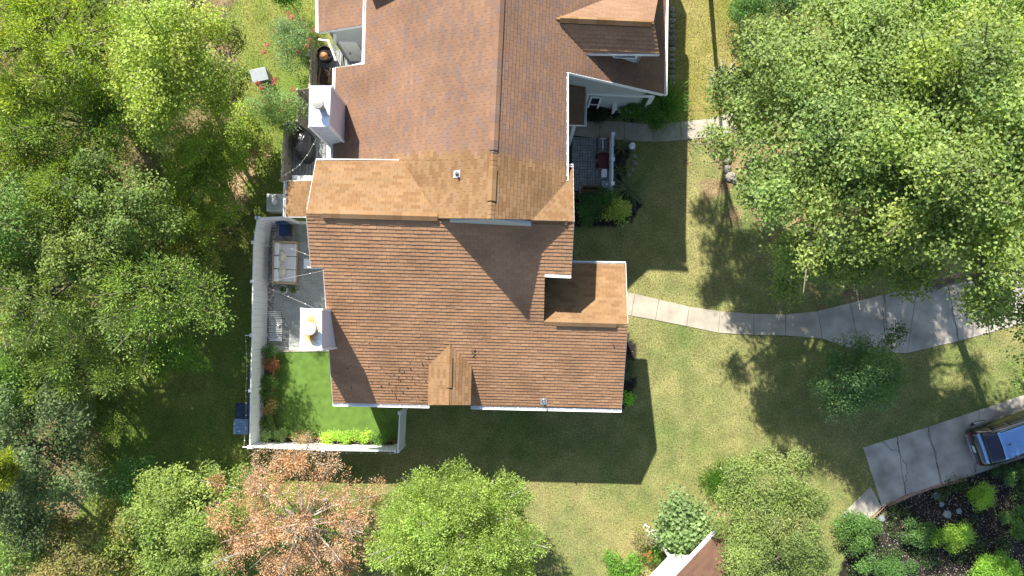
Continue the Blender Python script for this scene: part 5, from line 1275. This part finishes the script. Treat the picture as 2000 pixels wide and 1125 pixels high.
mb = MB(); mb.box((c.x, c.y, 1.29), (.20, .64, .05), th); mb.build('cap', M['vinyl'], ps)
mb = MB(); mb.box((c.x, c.y, .65), (.12, .56, 1.23), th); mb.build('panel', M['vinyl'], ps)
mb = MB(); a, b = W(1192, 202, .9), W(1186, 219, .5); mb.tube([(a.x, a.y, 1.1), (b.x, b.y, .05)], .02, 8); tag(mb.build('garden_stake', M['teak']), 'thin pale stake leaning beside the white screen', 'stake')
c = W(1234, 286, .1); mb = MB(); 
for k in range(5): mb.lathe((c.x + .0, c.y, .05 + k * .07), [(.10 + .05 * math.sin(k * 1.4), 0), (.11 + .05 * math.sin(k * 1.4 + .7), .068)], 12)
tag(mb.build('garden_ornament', M['vinyl']), 'small white garden ornament beside the front walk', 'ornament')
# stones: edging along the tall wing, tree ring, bed edge
def stones(label, pts, r, cat='stone edging', name='stone_edging', seed=0):
    b = W(*pts[0]); root = thing(name, label, cat, b); rg = random.Random(seed)
    for k, (px, py) in enumerate(pts):
        p = W(px, py, .05); s = r * rg.uniform(.8, 1.25); g = rg.uniform(.7, 1.3)
        mb = MB(); mb.blob((p.x, p.y, .04), (s, s * rg.uniform(.75, 1.1), s * .55), 9, 5, .12, seed * 100 + k, col=(.19 * g, .175 * g, .145 * g)); mb.build('stone', M['stone_attr'], root)
    return root
stones('row of grey edging stones along the foot of the tall wing', [(1313 + (k % 2) * .6, 18 + k * 11.2) for k in range(16)], .15, seed=1)
stones('curved ring of grey stones round the shade tree trunk', [(1447, 276), (1432, 283), (1424, 297), (1421, 314), (1421, 330), (1427, 345), (1437, 353), (1450, 360)], .21, seed=2)
stones('curved row of dark stones edging the bed beside the railing', [(1222, 275), (1232, 280), (1238, 292), (1239, 305), (1238, 318), (1235, 331), (1228, 342)], .12, seed=3)
# garden bed by the driveway: flagstones, edging bricks
for k, (px, py, r, lab) in enumerate(((1829, 968, .20, 'small blue-grey flagstone just below the edging bricks'), (1850, 1005, .24, 'blue-grey flagstone left of the pointed one'), (1856, 1008, 0, ''), (1872, 998, .17, 'blue-grey flagstone nearest the lime mound shrub'), (1722, 1012, .2, 'blue-grey flagstone by the driveway corner'), (1838, 985, .13, 'smallest blue-grey flagstone in the mulch'))):
    if r == 0: continue
    c = W(px, py); rg = random.Random(k); n_ = 6
    pts = [(c.x + r * rg.uniform(.7, 1.15) * math.cos(i * 6.283 / n_), c.y + r * rg.uniform(.7, 1.15) * math.sin(i * 6.283 / n_), .0) for i in range(n_)]
    mb = MB(); mb.prism(pts, (0, 0, .045)); o = mb.build('flagstone', M['slate'], bevel=.008); tag(o, lab, 'flagstone', 'flagstones in the mulch bed')
eb = thing('brick_edging', 'row of pinkish edging bricks along the driveway bed', 'edging', W(1735, 984)); 
for k in range(24):
    t = k / 23; p = W(1732 + 150 * t, 988 - 50 * t - 6 * math.sin(t * 3.1), .04); mb = MB(); mb.box((p.x, p.y, .04), (.21, .10, .09), .33 + random.uniform(-.06, .06)); mb.build('brick', M['brick'], eb)
for k in range(10):
    t = k / 9; p = W(1700 + 30 * t, 1020 - 30 * t, .04); mb = MB(); mb.box((p.x, p.y, .04), (.21, .10, .09), .8); mb.build('brick', M['brick'], eb)
# lattice trellis
tr_ = thing('lattice_trellis', 'leaning white lattice trellis over dry stems', 'trellis', W(1268, 1050)); c0 = W(1266, 1046, .6)
axu, axv = Vector((.82, -.52, .2)).normalized(), Vector((.45, .8, .35)).normalized()
for k in range(5):
    for ax, bx, L in ((axu, axv, .85), (axv, axu, .85)):
        o = c0 + bx * ((k - 2) * .19); mb = MB(); mb.beam(o - ax * L / 2, o + ax * L / 2, .035, .02, up=(0, 0, 1)); mb.build('slat', M['vinyl'], tr_)
for s in (-1, 1):
    o = c0 + axu * s * .3 - axv * .35; mb = MB(); mb.beam((o.x, o.y, 0), o, .035, .035); mb.build('leg', M['vinyl'], tr_)
bush('dry_shrub', 'dry brown stems growing through the white lattice', 'shrub', 1255, 1045, .5, (.5, .55, .45), 1300, .10, .04, [(0.26, 0.22, 0.12), (0.20, 0.16, 0.09), (0.14, 0.16, 0.05)], nl=8, twigs=4)

# ------------------------------------------------------------------ light strings
def string(label, pts, nb, sag=.12):
    P = [W(*p) for p in pts]; root = thing('light_string', label, 'light string', (P[0].x, P[0].y, P[0].z), 'strings of small garden lights'); mb = MB(); path = []
    for p, q in zip(P, P[1:]):
        for k in range(8): t = k / 8; path.append(p.lerp(q, t) - Vector((0, 0, sag * 4 * t * (1 - t))))
    path.append(P[-1]); mb.tube(path, .0045, 5); mb.build('wire', M['wire'], root)
    for k in range(nb):
        i = (k + .5) / nb * (len(path) - 1); c = path[int(i)].lerp(path[int(i) + 1], i - int(i)); mb = MB(); mb.blob((c.x, c.y, c.z - .03), (.028, .028, .038), 8, 5, 0, k); mb.build('bulb', M['bulb'], root, smooth=True)
string('string of lights hanging outside the long white fence', [(479, 655, 1.85), (480, 763, 1.75), (476, 873, 1.85)], 9)
string('string of lights along the outside of the bottom white fence', [(488, 880, 1.8), (632, 886, 1.75), (776, 886, 1.8)], 10)
string('string of lights from the fence to the roof edge above the sofa', [(494, 548, 1.9), (548, 545, 2.3), (633, 528, 3.2)], 3)
string('string of lights from the fence to the stained chimney', [(494, 550, 1.9), (545, 572, 2.2), (612, 601, 3.6)], 4)
string('string of lights from the fence to the roof corner above the navy chair', [(496, 474, 1.9), (570, 486, 2.4), (606, 500, 3.2)], 3)
string('string of lights crossing the deck by the grill', [(548, 345, 1.8), (585, 322, 2.3), (618, 270, 3.2)], 5)
for k, (px, py, lab) in enumerate(((493, 655, 'white arm on the fence holding the upper end of the light string'), (488, 873, 'white arm at the fence corner holding the light string'))):
    p = W(px, py, 1.85); q = p + Vector((-.32, 0, .02)); mb = MB(); mb.beam(p, q, .03, .03); tag(mb.build('bracket', M['vinyl']), lab, 'bracket')

# ------------------------------------------------------------------ the black car
def car():
    dirv = (W(2000, 789, 1) - W(1903, 823, 1)).xy.normalized().to_3d(); side = Vector((-dirv.y, dirv.x, 0)); rear = W(1896, 876, .55); rear.z = 0
    root = thing('parked_car', 'black car parked on the concrete driveway, rear end in view', 'car', rear + dirv * 2.3)
    def P(x, y, z): return rear + dirv * x + side * y + Vector((0, 0, z))
    # x, [ (y,z) half profile from sill to roof centre ]
    S = [(0.00, [(.60, .42), (.70, .44), (.74, .58), (.72, .74), (.66, .84), (.60, .87), (.45, .88), (.0, .89)]),
         (0.10, [(.74, .30), (.84, .36), (.87, .58), (.86, .78), (.78, .93), (.70, .98), (.55, 1.01), (.0, 1.03)]),
         (0.34, [(.80, .24), (.90, .34), (.925, .60), (.92, .86), (.86, 1.00), (.76, 1.16), (.62, 1.24), (.0, 1.27)]),
         (0.80, [(.82, .22), (.93, .34), (.95, .60), (.94, .90), (.88, 1.02), (.74, 1.40), (.62, 1.51), (.0, 1.55)]),
         (1.50, [(.82, .22), (.93, .34), (.95, .60), (.94, .90), (.89, 1.01), (.73, 1.45), (.62, 1.56), (.0, 1.61)]),
         (2.40, [(.82, .22), (.93, .34), (.95, .60), (.94, .88), (.89, .99), (.73, 1.44), (.62, 1.55), (.0, 1.60)]),
         (2.95, [(.82, .22), (.93, .34), (.95, .60), (.94, .87), (.88, .98), (.75, 1.34), (.62, 1.44), (.0, 1.49)]),
         (3.60, [(.82, .22), (.93, .34), (.945, .60), (.93, .84), (.86, .95), (.78, 1.00), (.62, 1.03), (.0, 1.06)]),
         (4.30, [(.80, .24), (.89, .34), (.91, .56), (.89, .76), (.80, .84), (.70, .88), (.55, .90), (.0, .92)]),
         (4.62, [(.60, .36), (.70, .40), (.74, .52), (.70, .66), (.62, .72), (.55, .74), (.42, .75), (.0, .76)])]
    rings = []; mb = MB()
    for x, h in S:
        ring = [P(x, y, z) for y, z in h] + [P(x, -y, z) for y, z in h[-2::-1]]; rings.append(ring)
    n = len(rings[0]); idx = []
    for ring in rings:
        i = len(mb.v); mb.v += [tuple(p) for p in ring]; idx.append(i)
    for a, b in zip(idx, idx[1:]):
        for k in range(n - 1): mb.f.append((a + k, a + k + 1, b + k + 1, b + k)); mb.c.append(None)
        mb.f.append((a + n - 1, a, b, b + n - 1)); mb.c.append(None)
    mb.f.append(tuple(range(idx[0], idx[0] + n))[::-1]); mb.f.append(tuple(range(idx[-1], idx[-1] + n))); mb.c += [None, None]
    body = mb.build('body', M['carpaint'], root, smooth=True)
    ss = body.modifiers.new('round', 'SUBSURF'); ss.levels = 2; ss.render_levels = 2
    def hp(x, t):      # interpolated half profile point
        for (xa, A_), (xb, B_) in zip(S, S[1:]):
            if xa <= x <= xb:
                f = (x - xa) / (xb - xa); k = min(int(t), 6); g = t - k
                y = (A_[k][0] * (1 - g) + A_[k + 1][0] * g) * (1 - f) + (B_[k][0] * (1 - g) + B_[k + 1][0] * g) * f
                z = (A_[k][1] * (1 - g) + A_[k + 1][1] * g) * (1 - f) + (B_[k][1] * (1 - g) + B_[k + 1][1] * g) * f
                return y, z
    def patch(x0, x1, t0, t1, sg, off=.02, nx=8, nt_=5, tap=0.0):
        g = []
        for i in range(nx + 1):
            for j in range(nt_ + 1):
                t = t0 + (t1 - t0) * j / nt_; x = x0 + (x1 - x0) * i / nx + tap * (t - t0)
                y, z = hp(x, t); g.append(P(x, sg * y, z) + (side * sg * .7 * min(1.0, y / .6) + Vector((0, 0, .8))).normalized() * (off - .012 * min(1.0, y / .6)))
        return g, nx, nt_
    def add(mb, gr_, sg):
        g, nx, nt_ = gr_; i0 = len(mb.v); mb.v += [tuple(p) for p in g]
        for i in range(nx):
            for j in range(nt_):
                a = i0 + i * (nt_ + 1) + j; q = (a, a + 1, a + nt_ + 2, a + nt_ + 1)
                mb.f.append(q if sg > 0 else q[::-1]); mb.c.append(None)
    def thick(o):
        s = o.modifiers.new('solid', 'SOLIDIFY'); s.thickness = .012; return o
    def sheet(x0, x1, t0, off, nx=8):
        g = []; ts = [t0 + (7 - t0) * k / 5 for k in range(6)]; seq = [(1, t) for t in ts] + [(-1, t) for t in ts[-2::-1]]; m_ = len(seq)
        mb = MB()
        for i in range(nx + 1):
            x = x0 + (x1 - x0) * i / nx
            for sg, t in seq:
                y, z = hp(x, t); mb.v.append(tuple(P(x, sg * (y - .012), z + off - .004 * (7 - t))))
        for i in range(nx):
            for j in range(m_ - 1):
                a = i * m_ + j; mb.f.append((a, a + 1, a + m_ + 1, a + m_)); mb.c.append(None)
        return mb
    thick(sheet(.27, .74, 5.15, .03).build('rear_window', M['carglass'], root, smooth=True))
    thick(sheet(2.98, 3.5, 5.15, .03).build('windscreen', M['carglass'], root, smooth=True))
    thick(sheet(.79, 2.92, 5.6, .022).build('roof_panel', M['carroof'], root, smooth=True))
    thick(sheet(.15, .25, 5.0, .02, 3).build('tailgate_trim', M['carroof'], root, smooth=True))
    for sg in (1, -1):
        for a, b in ((.75, 1.45), (1.52, 2.25), (2.32, 3.0)):
            mb = MB(); add(mb, patch(a, b, 4.15, 4.92, sg, .012, tap=.12 if a > 2 else 0), sg); thick(mb.build('side_window', M['carglass'], root, smooth=True))
        for x in (.88, 3.72):
            c = P(x, sg * .79, .34); mb = MB(); mb.tube([c - side * .12, c + side * .12], .34, 24); wh = mb.build('wheel', M['tyre'], root)
            mb = MB(); mb.tube([c + side * sg * .10, c + side * sg * .135], .23, 20); mb.build('rim', M['chrome'], wh)
        mb = MB(); mb.box(P(.06, sg * .66, .80), (.10, .26, .10), axes=(dirv, side, Vector((0, 0, 1)))); mb.build('tail_light', M['taillight'], root, bevel=.02)
        mb = MB(); mb.box(P(2.75, sg * 1.0, 1.0), (.14, .18, .12), axes=(dirv, side, Vector((0, 0, 1)))); mb.build('wing_mirror', M['carpaint'], root, bevel=.03)
        mb = MB(); mb.beam(P(.9, sg * .63, 1.57), P(2.6, sg * .63, 1.58), .035, .03); mb.build('roof_rail', M['darkmetal'], root)
    mb = MB(); mb.beam(P(.34, -.05, 1.29), P(.42, .42, 1.33), .02, .02); mb.build('wiper', M['black'], root)
    mb = MB(); mb.beam(P(-.005, -.70, .60), P(-.03, 0, .60), .05, .07); mb.beam(P(-.03, 0, .601), P(-.005, .70, .601), .05, .07); mb.build('bumper_trim', M['chrome'], root)
    mb = MB(); mb.box(P(.015, 0, .76), (.03, .31, .14), axes=(dirv, side, Vector((0, 0, 1)))); mb.build('number_plate', M['vinyl'], root)
    mb = MB(); mb.prism([P(1.05, -.02, 1.57), P(1.25, -.02, 1.585), P(1.06, -.02, 1.65)], side * .04); mb.build('aerial', M['black'], root)
car()

# ------------------------------------------------------------------ neighbour's house in the bottom right corner
e0, e1 = W(1400, 1040, 3.0), W(1225, 1224, 3.0); ed = (e1 - e0).xy.normalized(); inw = Vector((-ed.y, ed.x))
if inw.x < 0: inw = -inw
nh = thing('neighbour_house', 'brown roof corner of a second house with white gutter and canopy, under the shrub trees', 'house', e0)
P_NH = plane(e0, inw, .45); P3 = [RP(P_NH, 1400, 1040)]
def nhp(a, b): x = e0.xy + ed * a + inw * b; return (NX + x.x * FPX / (CAM_H - zat(P_NH, x.x, x.y)), NY - x.y * FPX / (CAM_H - zat(P_NH, x.x, x.y)))
ROOFS.clear()
ob = roof(nh, P_NH, [[nhp(0, 0), nhp(6, 0), nhp(6, 4.5), nhp(0, 4.5)]], lambda c, r: pick([(0.22, 0.125, 0.085), (0.24, 0.135, 0.09), (0.20, 0.115, 0.08)], r), seed=20)
mb = MB()
for top, _, col, _, n in ROOFS[0][1]: tab_mesh(mb, top, n, col)
mb.build('shingle_field', M['shingle'], ob, kind='stuff')
gutter(e0 + ed.to_3d() * .0 - Vector((0, 0, .0)), e0 + ed.to_3d() * 6, -inw, .12, nst=12, parent=nh)
q = [e0.xy + ed * .0 + inw * .5, e0.xy + ed * 6 + inw * .5, e0.xy + ed * 6 + inw * 4.2, e0.xy + ed * .1 + inw * 4.2]
wall_run([tuple(q[3]), tuple(q[0]), tuple(q[1])], lambda x, y: zat(P_NH, x, y), M['siding'], parent=nh)
c = [e0.xy + ed * 1.2 + inw * .45, e0.xy + ed * 6 + inw * .45, e0.xy + ed * 6 - inw * .55, e0.xy + ed * 2.1 - inw * .55]
mb = MB(); mb.prism([(x.x, x.y, 2.35) for x in c], (0, 0, .1)); mb.build('canopy', M['white'], nh)
for x in (c[2] + inw * .1 - ed * .1, c[3] + inw * .1 + ed * .1): mb = MB(); mb.box((x.x, x.y, 1.17), (.1, .1, 2.34)); mb.build('canopy_post', M['white'], nh)

# ------------------------------------------------------------------ grass blades, leaf litter, bark flecks
def blades(n, name, litter=False, seed=1):
    rg = np.random.default_rng(seed)
    px = rg.uniform(-60, 2060, n); py = rg.uniform(-60, 1180, n)
    ok = ~((px > 640) & (px < 1110) & (py < 795))
    ok &= ~((px > 1100) & (px < 1225) & (py > 520) & (py < 800)) & ~((px > 1100) & (px < 1300) & (py < 190))
    jx, jy = (px + rg.normal(0, 1.6, n), py + rg.normal(0, 1.6, n))
    for P in PAVED: ok &= ~inpoly(jx, jy, P)
    inF = inpoly(px + rg.normal(0, 14, n), py + rg.normal(0, 14, n), FOREST) | (inpoly(px + rg.normal(0, 10, n), py + rg.normal(0, 10, n), TREE_RING) & (rg.random(n) < .7))
    inB = np.zeros(n, bool)
    for P in (MULCH, BED2, BED3, SBED): inB |= inpoly(px + rg.normal(0, 4, n), py + rg.normal(0, 4, n), P)
    ok &= (inF | (inB & (rg.random(n) < .25)) | (rg.random(n) < .10)) if litter else (~inB & (~inF | (rg.random(n) < .12)))
    px, py = px[ok], py[ok]; N = len(px)
    base = np.stack([(px - NX) / 41.67, (NY - py) / 41.67, np.full(N, .0)], 1)
    a = rg.uniform(0, 6.283, N); h = np.stack([np.cos(a), np.sin(a), np.zeros(N)], 1); s = np.stack([-np.sin(a), np.cos(a), np.zeros(N)], 1)
    if litter:
        L = rg.uniform(.03, .09, N)[:, None]; z = rg.uniform(.006, .03, N); base[:, 2] = z
        V = np.stack([base - h * L / 2, base + s * L * .3 + np.array([0, 0, .012]), base + h * L / 2 + rg.uniform(0, .03, (N, 1)) * np.array([0, 0, 1]), base - s * L * .3], 1).reshape(-1, 3)
        i = np.arange(N) * 4; F = np.concatenate([np.stack([i, i + 2, i + 1], 1), np.stack([i, i + 3, i + 2], 1)])
        pal = np.array([(.26, .16, .09), (.19, .12, .065), (.32, .22, .13), (.13, .075, .04), (.35, .28, .19)]); c = pal[rg.integers(0, 5, N)] * rg.uniform(.6, 1.2, (N, 1)); C = np.concatenate([c, c])
    else:
        nw = px < 640
        L = (rg.uniform(.04, .09, N) * np.where(nw, 1.3, 1.0))[:, None]; Wd = rg.uniform(.012, .028, N)[:, None]
        tip = base + h * L * rg.uniform(.3, .95, (N, 1)) + np.array([0, 0, 1]) * L * rg.uniform(.35, .9, (N, 1))
        V = np.stack([base - s * Wd / 2, base + s * Wd / 2, tip], 1).reshape(-1, 3); F = np.arange(N * 3).reshape(N, 3)
        g = ground_cols(px, py); C = g * rg.uniform(.5, 1.6, (N, 1)) * np.array([1.0, 1.05, .9])
        dry = rg.random(N) < .12; C[dry] = np.array([.34, .29, .14]) * rg.uniform(.7, 1.2, (dry.sum(), 1))
    o = link(name, np_mesh(name, V, F, np.clip(C, .01, .8), M['deadleaf' if litter else 'grassblade']), None, kind='stuff')
blades(420000, 'grass_blades')
blades(60000, 'leaf_litter', True, 2)
V = []; rg = random.Random(9); mb = MB()
for k in range(2600):
    px, py = rg.uniform(1690, 2030), rg.uniform(930, 1150)
    if not inpoly(np.array([px]), np.array([py]), MULCH)[0]: continue
    p = W(px, py, .02); a = rg.uniform(0, 6.28); L = rg.uniform(.012, .035); d = Vector((math.cos(a) * L, math.sin(a) * L, .006)); e = Vector((-d.y, d.x, 0)) * .6; g = rg.uniform(.5, 1.0)
    mb.face([p, p + d + e, p + d * 2, p + d - e], (.62 * g, .56 * g, .48 * g))
mb.build('bark_flecks', M['deadleaf'], kind='stuff')
